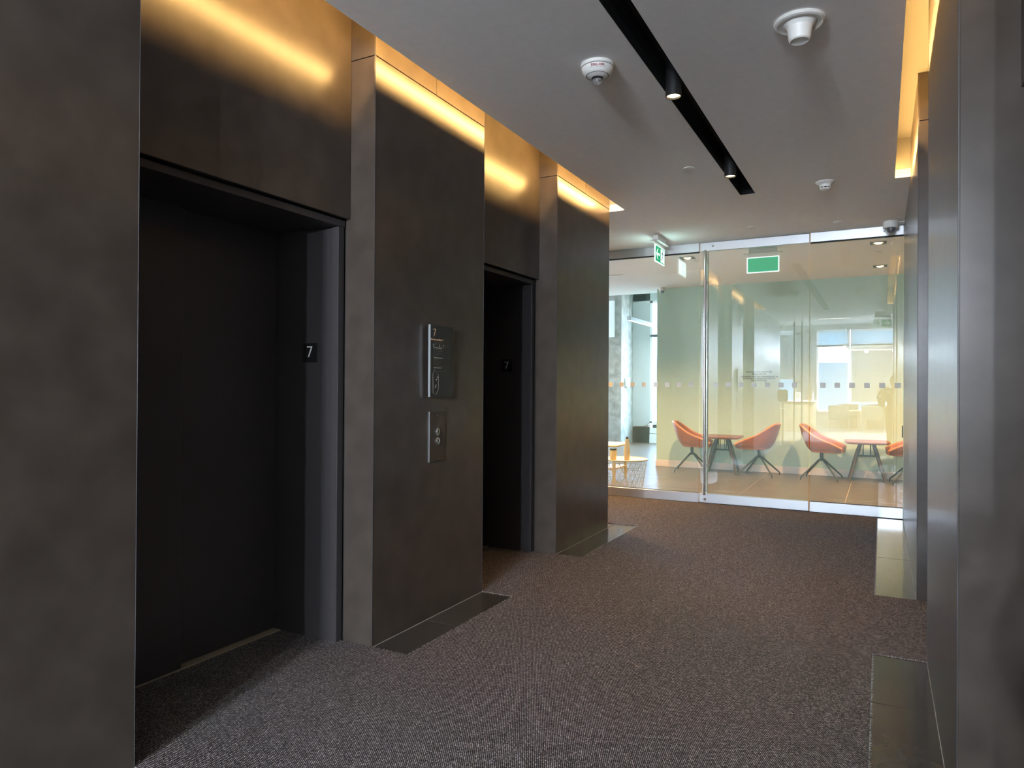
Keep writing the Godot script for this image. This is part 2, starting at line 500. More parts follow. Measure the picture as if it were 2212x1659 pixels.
func build_ceiling() -> void:
	var c := structure("ceiling", "matte warm-grey plaster ceiling with a black lamp slot and lit coves", "")
	var cp: Material = mats.ceiling_paint
	var T := 3.016
	# field between the coves, split round the lamp slot
	var m := MB.new()
	for r in [[-2.15, -1.09, -6.34, -0.75], [-0.965, 0.09, -6.34, -0.75], [-1.09, -0.965, -6.34, -6.30], [-2.15, -1.09, -0.75, 0.0], [-0.965, 0.09, -0.75, 0.0],
			[-2.282, 4.0, 0.0, 2.6], [-2.282, -2.15, -0.75, 0.0], [0.09, 4.0, -0.6, 0.0], [0.09, 0.2, -0.75, -0.6], [-6.0, 4.0, -8.2, -6.34], [-6.0, -2.47, -6.34, -6.2]]:
		m.box(Vector3(r[0], CEIL, r[2]), Vector3(r[1], T, r[3]))
	put("plaster_field", m.mesh(), cp, c)
	put("cove_end_lip", bxm(Vector3(-2.45, 3.0165, -6.42), Vector3(-2.0, 3.066, -6.34)), cp, c)
	put("cove_end_lip", bxm(Vector3(-0.02, 3.0165, -6.42), Vector3(0.2, 3.066, -6.34)), cp, c)
	# coves: top, back upstand and ends
	for s in [[-2.15, XB - 0.17, 0.10], [0.09, XRH + 0.02, -0.10]]:
		var back: float = s[0] + s[2]
		var cv := MB.new()
		cv.box(Vector3(minf(back, s[1]), COVE, -6.42), Vector3(maxf(back, s[1]), COVE + 0.06, -0.67))
		cv.box(Vector3(minf(back, back + s[2] * 0.2), T, -6.34), Vector3(maxf(back, back + s[2] * 0.2), COVE, -0.75))
		cv.box(Vector3(minf(back, s[1]), T, -6.42), Vector3(maxf(back, s[1]), COVE, -6.34))
		cv.box(Vector3(minf(back, s[1]), T, -0.75), Vector3(maxf(back, s[1]), COVE, -0.67))
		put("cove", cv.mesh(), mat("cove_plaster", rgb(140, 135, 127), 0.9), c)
	# black slot trough
	var st := MB.new()
	st.box(Vector3(-1.10, 3.17, -6.31), Vector3(-0.955, 3.19, 0.01))
	for x in [[-1.10, -1.0885], [-0.9665, -0.955]]: st.box(Vector3(x[0], 3.002, -6.31), Vector3(x[1], 3.17, 0.01))
	st.box(Vector3(-1.0885, 3.002, -6.31), Vector3(-0.9665, 3.17, -6.2985))
	st.box(Vector3(-1.0885, 3.002, -0.0015), Vector3(-0.9665, 3.17, 0.01))
	put("slot_trough", st.mesh(), mats.slot_black, c)
	# cove lamps: LED strips on the ledge behind each ceiling lip, turned to the wall
	for s in [[-2.103, -1.0, "warm LED strip hidden behind the ceiling lip on the elevator side"], [0.043, 1.0, "warm LED strip hidden behind the ceiling lip opposite the elevators"]]:
		var l := thing("cove_light", s[2], "light", Vector3(s[0], T, -3.55), 0.0, "LED strips in the ceiling coves")
		put("channel", bxm(Vector3(-0.008, 0.0, -2.75), Vector3(0.008, 0.05, 2.75), 0.001), mats.trim_metal, l)
		put("led_strip", bxm(Vector3(0.008 * s[1], 0.034, -2.74), Vector3(0.011 * s[1], 0.048, 2.74)), glow("led_glow", WARM, 4.0), l)
		area("cove_led", Vector3(s[0] + 0.014 * s[1], T + 0.041, -3.55), Vector3(s[1], 0, 0), Vector2(5.48, 0.014), WARM, 2.2)

func build_elevators() -> void:
	var k := 0
	for z in [[-2.815, -1.543], [-5.08, -3.925]]:
		k += 1
		var d := structure("door_%d" % k, ["dark bronze elevator doors in the nearer recessed bay", "dark elevator doors in the farther recessed bay"][k - 1], "")
		var z0: float = z[0]
		var z1: float = z[1]
		var mid := z0 + 0.648
		put("door_panel", bxm(Vector3(-2.93, 0.012, z0 + 0.05), Vector3(-2.905, 2.15, mid + 0.04), 0.002), mats.elevator_steel, d)
		put("door_panel", bxm(Vector3(-2.90, 0.006, mid), Vector3(-2.873, 2.15, z1 - 0.02), 0.002), mats.elevator_steel, d)
		put("jamb", bxm(Vector3(-2.96, 0.0, z0), Vector3(-2.478, 2.146, z0 + 0.045), 0.002), mats.elevator_steel, d)
		put("jamb", bxm(Vector3(-2.96, 0.0, z1 - 0.012), Vector3(-2.478, 2.146, z1), 0.002), mats.elevator_steel, d)
		put("lintel", bxm(Vector3(-2.96, 2.146, z0), Vector3(-2.474, 2.18, z1), 0.0015), mats.elevator_steel, d)
		put("reveal_back", bxm(Vector3(-2.96, 2.18, z0), Vector3(-2.52, 2.195, z1)), mats.elevator_steel, d)
		put("sill", bxm(Vector3(-2.94, -0.02, z0 + 0.045), Vector3(-2.8665, 0.005, mid), 0.001), mats.bronze_sill, d)
		put("sill_edge", bxm(Vector3(-2.885, -0.02, mid), Vector3(-2.8665, 0.004, z1 - 0.012)), mats.bronze_sill, d)
		put("shaft_wall", bxm(Vector3(-3.1, 0.0, z0 - 0.02), Vector3(-2.96, 2.3, z1 + 0.02)), mats.concrete, d)
	# bays on the opposite side
	for z in [[-5.07, -3.95], [-2.44, -1.29]]:
		k += 1
		var d := structure("door_%d" % k, ["dark doors in the far bay opposite the elevators", "dark doors in the near bay opposite the elevators"][k - 3], "")
		put("door_panel", bxm(Vector3(0.80, 0.006, z[0] + 0.04), Vector3(0.825, 2.15, (z[0] + z[1]) * 0.5), 0.002), mats.elevator_steel, d)
		put("door_panel", bxm(Vector3(0.78, 0.006, (z[0] + z[1]) * 0.5), Vector3(0.805, 2.15, z[1] - 0.04), 0.002), mats.elevator_steel, d)
		put("jamb", bxm(Vector3(0.39, 0.0, z[0]), Vector3(0.88, 2.146, z[0] + 0.045), 0.002), mats.elevator_steel, d)
		put("jamb", bxm(Vector3(0.39, 0.0, z[1] - 0.045), Vector3(0.88, 2.146, z[1]), 0.002), mats.elevator_steel, d)
		put("lintel", bxm(Vector3(0.386, 2.146, z[0]), Vector3(0.88, 2.18, z[1]), 0.0015), mats.elevator_steel, d)
		put("reveal_back", bxm(Vector3(0.42, 2.18, z[0]), Vector3(0.88, 2.195, z[1])), mats.elevator_steel, d)
		put("shaft_wall", bxm(Vector3(0.88, 0.0, z[0] - 0.02), Vector3(1.0, 2.3, z[1] + 0.02)), mats.concrete, d)

# ------------------------------------------------------------------ glass partition
func build_glass_front() -> void:
	var panes := [[-6.0, -4.67, "panel", "glass partition panel at the far side, behind the elevator block"], [-4.66, -3.07, "panel", "glass partition panel partly hidden behind the last pier"],
		[-3.06, -1.868, "panel", "glass partition panel beside the lobby exit sign"], [-1.855, -0.692, "door", "tall glass door with a full-height steel pull bar and mirrored emergency text"], [-0.680, 0.198, "panel", "narrow glass partition panel beside the dome camera"]]
	var first := -2.943
	for p in panes:
		var x0: float = p[0]
		var x1: float = p[1]
		var door: bool = p[2] == "door"
		var g := thing("glass_door" if door else "glass_panel", p[3], "door" if door else "partition", Vector3((x0 + x1) * 0.5, 0, ZG), 0.0, "" if door else "fixed panels of the glass partition")
		var h := (x1 - x0) * 0.5
		var lift := 0.006 if door else 0.001
		for zz in [-0.0085, 0.0025]:   # two sheets with a narrow gap
			put("pane", bxm(Vector3(-h, 0.10, zz), Vector3(h, 2.905, zz + 0.006)), mats.clear_glass, g)
		put("bottom_rail", bxm(Vector3(-h, lift, -0.024), Vector3(h, 0.109, 0.024), 0.002), mats.brushed_steel, g)
		put("top_rail", bxm(Vector3(-h, 2.898, -0.024), Vector3(h, CEIL - lift, 0.024), 0.002), mats.brushed_steel, g)
		if not door:
			put("gasket", bxm(Vector3(-h, 2.888, -0.02), Vector3(h, 2.898, 0.022)), mats.gasket, g)
			put("gasket", bxm(Vector3(-h, 0.109, -0.012), Vector3(h, 0.113, 0.012)), mats.gasket, g)
		for i in range(-22, 23):
			var x := first + 0.1405 * i - (x0 + x1) * 0.5
			if x - 0.027 > -h + 0.005 and x + 0.027 < h + 0.005:
				put("frosted_square", bxm(Vector3(x - 0.027, 1.333, 0.0087), Vector3(minf(x + 0.027, h), 1.387, 0.0093)), mats.frosted_vinyl, g)
		if door:
			var hx := -1.79 - (x0 + x1) * 0.5
			for s in [-1.0, 1.0]:
				var bar := put("pull_bar", tubem([Vector3(hx, 0.1, 0.062 * s), Vector3(hx, 2.9, 0.062 * s)], 0.016, 16), mats.chrome, g)
				for y in [0.45, 1.5, 2.55]:
					put("standoff", tubem([Vector3(hx, y, 0.005 * s), Vector3(hx, y, 0.05 * s)], 0.009, 10), mats.chrome, bar)
			put("lock", tubem([Vector3(hx, 0.045, 0.024), Vector3(hx, 0.045, 0.027)], 0.016, 16), mats.chrome, g)
			put("lock", tubem([Vector3(hx + 0.08, 2.95, 0.024), Vector3(hx + 0.08, 2.95, 0.026)], 0.012, 16), mats.chrome, g)
			# notice for people inside the lounge: seen from the lobby it reads backwards
			var back := Basis(Vector3.UP, PI)
			var cx := -1.208 - (x0 + x1) * 0.5
			for t in [["EMERGENCY EXIT UNLOCKED", 0.0, 1.506], ["BY FIRE ALARM", 0.0, 1.482], ["IN AN EMERGENCY USE FIRE ALARM PULL", 0.0, 1.452], ["STATION TO DISENGAGE MAG-LOCK", 0.0, 1.431], ["AND OPEN DOOR", 0.0, 1.410]]:
				put("lettering", words(t[0], 0.0145, 0.0006, "Droid Sans", 700), mats.vinyl_text, g, Vector3(cx - t[1], t[2], -0.0092), back)
			var ch := MB.new()
			ch.tube([Vector3(0, 0.024, 0), Vector3(0.025, 0, 0), Vector3(0, -0.024, 0)], 0.0025, 4)
			put("chevron", ch.mesh(), mats.vinyl_text, g, Vector3(-1.098 - (x0 + x1) * 0.5, 1.507, -0.0112))
		elif x1 > 0.0:
			put("strike_plate", bxm(Vector3(h - 0.012, 0.83, 0.006), Vector3(h - 0.001, 0.95, 0.03), 0.002), mats.dark_plastic, g)
	var sill := structure("trim_1", "dark threshold strip under the glass partition", "")
	put("strip", bxm(Vector3(-6.0, -0.02, ZG - 0.03), Vector3(0.2, 0.0, ZG + 0.0225)), mats.grout, sill)

# ------------------------------------------------------------------ lounge shell
func build_lounge_shell() -> void:
	var f := structure("floor_lounge", "large satin brown stone tiles of the lounge floor", "")
	put("slab", bxm(Vector3(-9.0, -0.2, -17.0), Vector3(4.2, -0.002, ZG - 0.03)), mat("pale_grout", rgb(176, 160, 138), 0.9), f)
	var x := -8.7
	while x < 4.0:
		var z := -10.45
		for r in [[-9.23, ZG - 0.031], [-10.45, -9.232], [-11.68, -10.452], [-12.9, -11.682], [-14.1, -12.902], [-15.3, -14.102], [-16.5, -15.302]]:
			put("tile", bxm(Vector3(x + 0.002, -0.012, r[0] + 0.002), Vector3(x + 1.187, 0.0, r[1] - 0.002), 0.001), mats.stone_floor, f)
		x += 1.19
	var w := structure("wall_back", "pale sage painted wall behind the leather chairs", "")
	put("wall_face", bxm(Vector3(-3.37, 0.0, ZM - 0.15), Vector3(4.0, CEIL, ZM)), mats.sage_paint, w)
	var b := structure("baseboard_back", "low cream baseboard along the sage wall", "")
	put("board", bxm(Vector3(-3.382, 0.0, ZM), Vector3(4.0, 0.108, ZM + 0.014), 0.003), mats.baseboard_paint, b)
	put("board", bxm(Vector3(-3.384, 0.0, ZM - 0.15), Vector3(-3.37, 0.108, ZM), 0.003), mats.baseboard_paint, b)
	var c := structure("ceiling_lounge", "flat plaster ceiling of the lounge", "")
	put("plaster_field", bxm(Vector3(-9.0, CEIL, -12.13), Vector3(4.0, 3.066, ZG - 0.02)), mats.ceiling_paint, c)
	put("bulkhead", bxm(Vector3(-9.0, 3.066, -12.13), Vector3(-3.37, 3.65, -12.05)), mats.ceiling_paint, c)
	put("upper_field", bxm(Vector3(-9.0, 3.62, -16.6), Vector3(-3.2, 3.7, -12.05)), mats.ceiling_paint, c)
	var r := structure("wall_lounge_side", "side walls closing the lounge", "")
	put("wall_face", bxm(Vector3(4.0, 0.0, ZM - 0.15), Vector3(4.15, 3.1, ZG)), mats.sage_paint, r)
	put("wall_face", bxm(Vector3(0.2, 0.0, ZG - 0.03), Vector3(4.0, CEIL, ZG + 0.1)), mats.sage_paint, r)
	put("wall_face", bxm(Vector3(-9.15, 0.0, -16.6), Vector3(-9.0, 0.5, ZG)), mats.white_paint, r)
	put("wall_face", bxm(Vector3(-9.15, 2.9, -16.6), Vector3(-9.0, 3.7, ZG)), mats.white_paint, r)
	put("wall_face", bxm(Vector3(-9.15, 0.5, -14.5), Vector3(-9.0, 2.9, ZG)), mats.white_paint, r)
	for z in [-16.5, -14.5]:
		put("mullion", bxm(Vector3(-9.13, 0.5, z - 0.04), Vector3(-9.02, 2.9, z + 0.04), 0.004), mats.frame_white, r)
	put("wall_face", bxm(Vector3(-9.0, 0.0, ZG), Vector3(-6.0, CEIL, ZG + 0.1)), mats.white_paint, r)
	put("wall_face", bxm(Vector3(-3.37, 0.0, -16.6), Vector3(-3.2, 3.7, ZM - 0.15)), mats.sage_paint, r)
	# window wall on the far side of the office beyond
	var n := structure("wall_far", "far exterior wall with tall windows beyond the lounge", "")
	put("wall_face", bxm(Vector3(-9.0, 0.0, -16.6), Vector3(-8.6, 3.65, -16.45)), mats.grey_paint, n)
	put("wall_face", bxm(Vector3(-5.9, 0.0, -16.6), Vector3(-4.93, 3.65, -16.45)), mats.grey_paint, n)
	put("wall_face", bxm(Vector3(-9.0, 0.0, -16.6), Vector3(-3.2, 0.38, -16.45)), mats.grey_paint, n)
	put("wall_face", bxm(Vector3(-9.0, 3.42, -16.6), Vector3(-3.2, 3.65, -16.45)), mats.grey_paint, n)
	put("wall_face", bxm(Vector3(-3.4, 0.38, -16.6), Vector3(-3.2, 3.42, -16.45)), mats.grey_paint, n)
	for k in [[1, -4.93, -3.4], [2, -8.6, -5.9]]:
		var v := structure("window_%d" % k[0], ["white-framed window beside the sage wall", "white-framed window behind the concrete column"][k[0] - 1], "")
		window_unit(v, k[1], k[2], 0.46, 3.42, -16.5, 2.575, mats.frame_white)

func window_unit(v: Node3D, x0: float, x1: float, y0: float, y1: float, z: float, transom: float, frame: Material) -> void:
	put("frame", bxm(Vector3(x0, y0, z - 0.05), Vector3(x0 + 0.06, y1, z + 0.05), 0.004), frame, v)
	put("frame", bxm(Vector3(x1 - 0.06, y0, z - 0.05), Vector3(x1, y1, z + 0.05), 0.004), frame, v)
	put("frame", bxm(Vector3(x0, y0, z - 0.05), Vector3(x1, y0 + 0.06, z + 0.05), 0.004), frame, v)
	put("frame", bxm(Vector3(x0, y1 - 0.06, z - 0.05), Vector3(x1, y1, z + 0.05), 0.004), frame, v)
	put("transom", bxm(Vector3(x0, transom - 0.03, z - 0.05), Vector3(x1, transom + 0.03, z + 0.05), 0.004), mats.frame_dark, v)
	put("pane", bxm(Vector3(x0 + 0.06, y0 + 0.06, z - 0.004), Vector3(x1 - 0.06, transom - 0.03, z + 0.004)), mats.window_glass, v)
	put("pane", bxm(Vector3(x0 + 0.06, transom + 0.03, z - 0.004), Vector3(x1 - 0.06, y1 - 0.06, z + 0.004)), mats.window_film if z > 0.0 else mats.window_glass, v)

# ------------------------------------------------------------------ office behind the camera (mirrored in the glass)
func build_rear_shell() -> void:
	var f := structure("floor_office", "grey carpet of the office behind the lobby", "")
	put("carpet", bxm(Vector3(-6.0, -0.1, 2.6), Vector3(6.0, 0.0, ZREAR)), mats.office_carpet, f)
	var c := structure("ceiling_office", "white ceiling of the office behind the lobby", "")
	put("field", bxm(Vector3(-6.0, 3.5, 2.55), Vector3(6.0, 3.6, ZREAR + 0.2)), mats.white_paint, c)
	put("bulkhead", bxm(Vector3(-6.0, CEIL, 2.6), Vector3(6.0, 3.5, 2.7)), mats.white_paint, c)
	var w := structure("wall_office", "side walls of the office behind the lobby", "")
	put("wall_face", bxm(Vector3(-6.15, 0.0, 2.6), Vector3(-6.0, 3.6, ZREAR + 0.2)), mats.office_wall, w)
	put("wall_face", bxm(Vector3(6.0, 0.0, 2.6), Vector3(6.15, 3.6, ZREAR + 0.2)), mats.office_wall, w)
	put("wall_face", bxm(Vector3(-6.0, 0.0, 2.6), Vector3(XB - 0.6, CEIL, 2.7)), mats.office_wall, w)
	put("wall_face", bxm(Vector3(4.0, 0.0, 2.6), Vector3(6.0, CEIL, 2.7)), mats.office_wall, w)
	var r := structure("wall_rear", "exterior window wall of the office behind the lobby", "")
	put("wall_face", bxm(Vector3(-6.0, 0.0, ZREAR), Vector3(6.0, 0.55, ZREAR + 0.2)), mats.office_wall, r)
	put("wall_face", bxm(Vector3(-6.0, 3.32, ZREAR), Vector3(6.0, 3.6, ZREAR + 0.2)), mats.office_wall, r)
	for x in [[-6.0, -4.2], [-2.6, -1.96], [1.78, 6.0]]:
		put("column", bxm(Vector3(x[0], 0.55, ZREAR - 0.05), Vector3(x[1], 3.32, ZREAR + 0.2)), mats.concrete, r)
	var k := 2
	for x in [[-4.2, -2.6], [-1.96, -0.94], [-0.92, 0.42], [0.44, 1.76]]:
		k += 1
		var v := structure("window_%d" % k, "tall office window behind the lobby, number %d from the concrete column" % (k - 2), "")
		window_unit(v, x[0], x[1], 0.55, 3.32, ZREAR + 0.06, 2.78, mats.frame_white)
	for b in [[-4.1, -2.66, 1.65, 3.2, "half-lowered roller blind on the office window beside the column"], [-0.88, 0.38, 0.9, 2.74, "lowered roller blind on the office window behind the photographer"]]:
		var t := thing("roller_blind", b[4], "blind", Vector3((b[0] + b[1]) * 0.5, b[2], ZREAR - 0.03), 0.0, "roller blinds on the office windows")
		var h: float = (b[1] - b[0]) * 0.5
		put("cloth", bxm(Vector3(-h, 0, -0.001), Vector3(h, b[3] - b[2], 0.001)), mats.blind_cloth, t)
		put("roller", tubem([Vector3(-h, b[3] - b[2], 0), Vector3(h, b[3] - b[2], 0)], 0.025, 12), mats.frame_white, t)
		put("hem_bar", bxm(Vector3(-h, -0.015, -0.006), Vector3(h, 0.0, 0.006), 0.002), mats.frame_white, t)

func build_outside() -> void:
	# pale slab building opposite the office windows and a glazed tower beyond the lounge windows
	var b := thing("building", "pale concrete building across from the office windows", "building", Vector3(-4.0, -30.0, 34.0))
	for i in 14:
		put("panel", bxm(Vector3(-21 + i * 3.0, 0, 0), Vector3(-18.04 + i * 3.0, 31.1 + i * 0.28, 6.0), 0.05), mats.outdoor_pale, b)
	put("body", bxm(Vector3(-20.8, 0, 0.3), Vector3(20.8, 30.8, 8.0)), mats.outdoor_joint, b)
	var t := thing("office_tower", "blue glazed tower seen through the window beside the sage wall", "building", Vector3(-16.0, -30.0, -70.0))
	put("body", bxm(Vector3(-12, 0, -12), Vector3(3.0, 80, 0)), mats.outdoor_blue, t)
	for j in 14:
		for i in 6:
			put("window", bxm(Vector3(-11.4 + i * 2.4, 26.0 + j * 2.6, 0.0), Vector3(-9.6 + i * 2.4, 27.9 + j * 2.6, 0.12)), mats.outdoor_glass, t)
	var p := thing("apartment_block", "pale apartment block with small windows beyond the far office window", "building", Vector3(-8.0, -30.0, -44.0))
	put("body", bxm(Vector3(-8, 0, -10), Vector3(6, 33.2, 0)), mats.outdoor_pale, p)
	for j in 5:
		for i in 8:
			put("window", bxm(Vector3(-7.4 + i * 1.7, 24.6 + j * 1.8, 0.0), Vector3(-6.5 + i * 1.7, 25.6 + j * 1.8, 0.08)), mats.outdoor_glass, p)

# ------------------------------------------------------------------ things on the ceiling
func build_ceiling_devices() -> void:
	for s in [[-3.853, "black cylinder spotlight nearer the fire alarm, lit warm"], [-5.507, "black cylinder spotlight near the closed end of the ceiling slot"]]:
		var l := thing("spotlight", s[1], "light", Vector3(-1.027, 2.94, s[0]), 0.0, "cylinder spotlights in the ceiling slot")
		put("housing", lath([[0.0, 0.23], [0.042, 0.23], [0.044, 0.225], [0.044, 0.002], [0.042, 0.0], [0.038, 0.0], [0.036, 0.012]], 32), mats.lamp_black, l)
		put("lens", lath([[0.037, 0.010], [0.02, 0.008], [0.0, 0.008]], 24), glow("lamp_lens", rgb(255, 226, 170), 3.0), l)
		spot("slot_spot", Vector3(-1.027, 2.935, s[0]), Vector3(0, -1, 0), 40.0, LAMP, 0.9, 0.035)
	# speaker-like round white device with a deep cup
	var a := thing("ceiling_antenna", "white round ceiling device with a wide flange and hanging cup", "fixture", Vector3(-0.335, CEIL, -3.43))
	put("flange", lath([[0.0, 0.0], [0.108, 0.0], [0.112, -0.006], [0.108, -0.014], [0.098, -0.018], [0.088, -0.014], [0.075, -0.012], [0.062, -0.02], [0.055, -0.035]], 48), mats.white_plastic, a)
	put("cup", lath([[0.057, -0.03], [0.053, -0.045], [0.049, -0.075], [0.046, -0.088], [0.040, -0.093], [0.036, -0.091], [0.0, -0.091]], 48), mats.white_plastic, a)
	# fire alarm with strobe
	var f := thing("fire_alarm", "white round fire alarm with red FIRE-FEU lettering and clear strobe", "alarm", Vector3(-1.312, CEIL, -3.42))
	put("base", lath([[0.0, 0.0], [0.086, 0.0], [0.086, -0.014], [0.083, -0.017]], 48), mats.white_plastic, f)
	put("groove", lath([[0.083, -0.017], [0.0815, -0.018], [0.0815, -0.020], [0.083, -0.021]], 48), mats.device_line, f)
	put("body", lath([[0.083, -0.021], [0.081, -0.032], [0.074, -0.046], [0.064, -0.056], [0.060, -0.058]], 48), mats.white_plastic, f)
	put("groove", lath([[0.060, -0.058], [0.059, -0.057], [0.057, -0.057], [0.056, -0.0585]], 48), mats.device_line, f)
	var gr := put("grille", lath([[0.056, -0.0585], [0.045, -0.064], [0.028, -0.069], [0.0, -0.070]], 40), mats.white_plastic, f)
	var holes := MB.new()
	for k in range(1, 6):
		var rr := 0.024 + 0.006 * k
		var yy := lerpf(-0.069, -0.0595, (rr - 0.028) / 0.026)
		for q in int(rr * 900.0):
			var an := TAU * q / int(rr * 900.0)
			var c0 := Vector3(cos(an) * rr, yy - 0.0004, sin(an) * rr)
			holes.box(c0 - Vector3(0.0011, 0.0006, 0.0011), c0 + Vector3(0.0011, 0.0006, 0.0011))
	var hm := put("hole_pattern", holes.mesh(), mats.device_line, gr)
	hm.set_meta("kind", "stuff")
	put("strobe_socket", lath([[0.03, -0.068], [0.03, -0.074], [0.026, -0.077], [0.0, -0.077]], 32), mats.dark_plastic, f)
	put("strobe_lamp", lath([[0.010, -0.076], [0.009, -0.092], [0.0, -0.093]], 16), mats.chrome, f)
	put("strobe_dome", lath([[0.025, -0.076], [0.025, -0.088], [0.020, -0.097], [0.010, -0.102], [0.0, -0.103]], 32), mats.bubble_clear, f)
	var face := Vector3(1.312, 0, 3.42).normalized()   # the lettering looks down the lobby to the entrance
	var yaw := atan2(face.x, face.z)
	var tilt := Basis(Vector3.UP, yaw) * Basis(Vector3.RIGHT, 0.32)
	put("lettering", words("FIRE-FEU", 0.0115, 0.0016, "Droid Sans", 700), mats.red_print, f, face * 0.0815 + Vector3(0, -0.0335, 0), tilt)
	var ln := MB.new()
	ln.tube([Vector3(-0.058, -0.026, -0.02), Vector3(-0.046, -0.029, -0.012), Vector3(-0.036, -0.043, -0.006), Vector3(0.0, -0.0435, 0.0018), Vector3(0.036, -0.043, -0.006), Vector3(0.046, -0.029, -0.012), Vector3(0.058, -0.026, -0.02)], 0.0005, 4)
	put("seam", ln.mesh(), mats.device_line, f, face * 0.0765, Basis(Vector3.UP, yaw))
	# smoke detector
	var s := thing("smoke_detector", "white smoke detector with a slotted cap on the lobby ceiling", "detector", Vector3(-0.408, CEIL, -6.2))
	put("base", lath([[0.0, 0.0], [0.074, 0.0], [0.072, -0.006], [0.05, -0.022], [0.047, -0.024]], 40), mats.white_plastic, s)
	put("head", lath([[0.047, -0.022], [0.043, -0.042], [0.042, -0.045]], 40), mats.white_plastic, s)
	put("slot_ring", lath([[0.042, -0.045], [0.036, -0.045], [0.036, -0.051], [0.0395, -0.051]], 40), mats.dark_plastic, s)
	for k in 8:
		var an := TAU * k / 8.0 + 0.25
		put("rib", bxm(Vector3(-0.003, -0.052, -0.003), Vector3(0.003, -0.044, 0.003)), mats.white_plastic, s, Vector3(cos(an) * 0.0395, 0, sin(an) * 0.0395), Basis(Vector3.UP, -an))
	put("cap", lath([[0.0395, -0.051], [0.037, -0.060], [0.030, -0.065], [0.0, -0.066]], 40), mats.white_plastic, s)
	# sprinkler cover plates
	for d in [[-1.306, -5.345, 0.043, "small flush white disc on the ceiling beside the lamp slot"], [-1.199, -7.595, 0.039, "small flush white disc on the ceiling close to the glass door"], [-0.393, -7.735, 0.04, "small flush white disc on the ceiling close to the dome camera"],
			[-2.16, -9.3, 0.04, "small flush disc on the lounge ceiling beside the nearest downlight"], [-0.034, -9.62, 0.04, "small flush disc on the lounge ceiling between the two paired downlights"]]:
		var t := thing("sprinkler_cover", d[3], "sprinkler cover", Vector3(d[0], CEIL, d[1]), 0.0, "flush sprinkler covers on the ceilings")
		put("plate", lath([[0.0, 0.0], [d[2] - 0.004, 0.0], [d[2] - 0.004, -0.003], [d[2], -0.003], [d[2], -0.0055], [d[2] - 0.001, -0.0065], [0.0, -0.0065]], 32), mats.white_plastic, t)
	# dome cameras
	for d in [[Vector3(0.078, CEIL, -7.95), 1.0, "white dome camera on the lobby ceiling in front of the glass"], [Vector3(-3.24, CEIL, -11.5), 0.8, "small dome camera on the lounge ceiling by the sage wall's corner"]]:
		var t := thing("dome_camera", d[2], "camera", d[0], 0.0, "dome security cameras")
		var k: float = d[1]
		put("housing", lath([[0.0, 0.0], [0.064 * k, 0.0], [0.070 * k, -0.006 * k], [0.070 * k, -0.06 * k], [0.066 * k, -0.068 * k], [0.052 * k, -0.07 * k]], 40), mats.white_plastic, t)
		put("dome", lath([[0.052 * k, -0.068 * k], [0.051 * k, -0.09 * k], [0.044 * k, -0.112 * k], [0.028 * k, -0.128 * k], [0.0, -0.134 * k]], 40), mats.bubble_clear, t)
		put("lens", lath([[0.036 * k, -0.066 * k], [0.037 * k, -0.09 * k], [0.03 * k, -0.108 * k], [0.012 * k, -0.118 * k], [0.0, -0.119 * k]], 32), mats.dark_plastic, t)
		if k == 1.0:
			put("conduit", tubem([Vector3(0.066, -0.012, 0), Vector3(0.122, -0.012, 0)], 0.006, 8), mats.white_plastic, t)
	# downlights of the lounge and of the room beside the elevator block
	for d in [[-2.215, -9.03, "square black downlight above the glass door's hinge side"], [-0.036, -9.05, "square black downlight nearest the dome camera, glowing warm"], [-0.02, -10.77, "square black downlight nearest the sage wall"],
			[-1.2, -9.9, ""], [1.6, -9.7, ""], [-3.6, -7.3, ""], [-4.4, -9.05, ""]]:
		var lab: String = d[2] if d[2] else "black downlight %s" % {-1.2: "behind the hanging exit sign", 1.6: "over the hidden side of the lounge", -3.6: "beside the elevator block", -4.4: "over the round wire table"}[d[0]]
		if d[0] == -1.2: continue
		var t := thing("downlight", lab, "light", Vector3(d[0], CEIL, d[1]), 0.0, "square black downlights")
		var fr := MB.new()
		fr.box(Vector3(-0.085, -0.006, -0.085), Vector3(0.085, 0.0, -0.05)); fr.box(Vector3(-0.085, -0.006, 0.05), Vector3(0.085, 0.0, 0.085))
		fr.box(Vector3(-0.085, -0.006, -0.05), Vector3(-0.05, 0.0, 0.05)); fr.box(Vector3(0.05, -0.006, -0.05), Vector3(0.085, 0.0, 0.05))
		put("frame", fr.mesh(), mats.lamp_black, t)
		put("lens", lath([[0.04, -0.004], [0.034, -0.012], [0.0, -0.014]], 24), glow("lamp_lens", rgb(255, 226, 170), 3.0), t)
		spot("downlight_beam", Vector3(d[0], CEIL - 0.03, d[1]), Vector3(0, -1, -0.32 if d[1] < -8.0 and d[1] > -10.0 else 0.0), 54.0, LAMP, 1.5 if d[1] < -10.0 else (5.6 if d[1] < -8.0 else 4.5), 0.03)
	var sd := thing("slot_diffuser", "narrow linear slot diffuser on the lounge ceiling", "vent", Vector3(-3.9, CEIL, -9.93))
	put("frame", bxm(Vector3(-0.5, -0.006, -0.03), Vector3(0.53, 0.0, 0.03), 0.002), mats.white_plastic, sd)
	put("slot", bxm(Vector3(-0.49, -0.008, -0.006), Vector3(0.5, -0.005, 0.006)), mats.slot_black, sd)

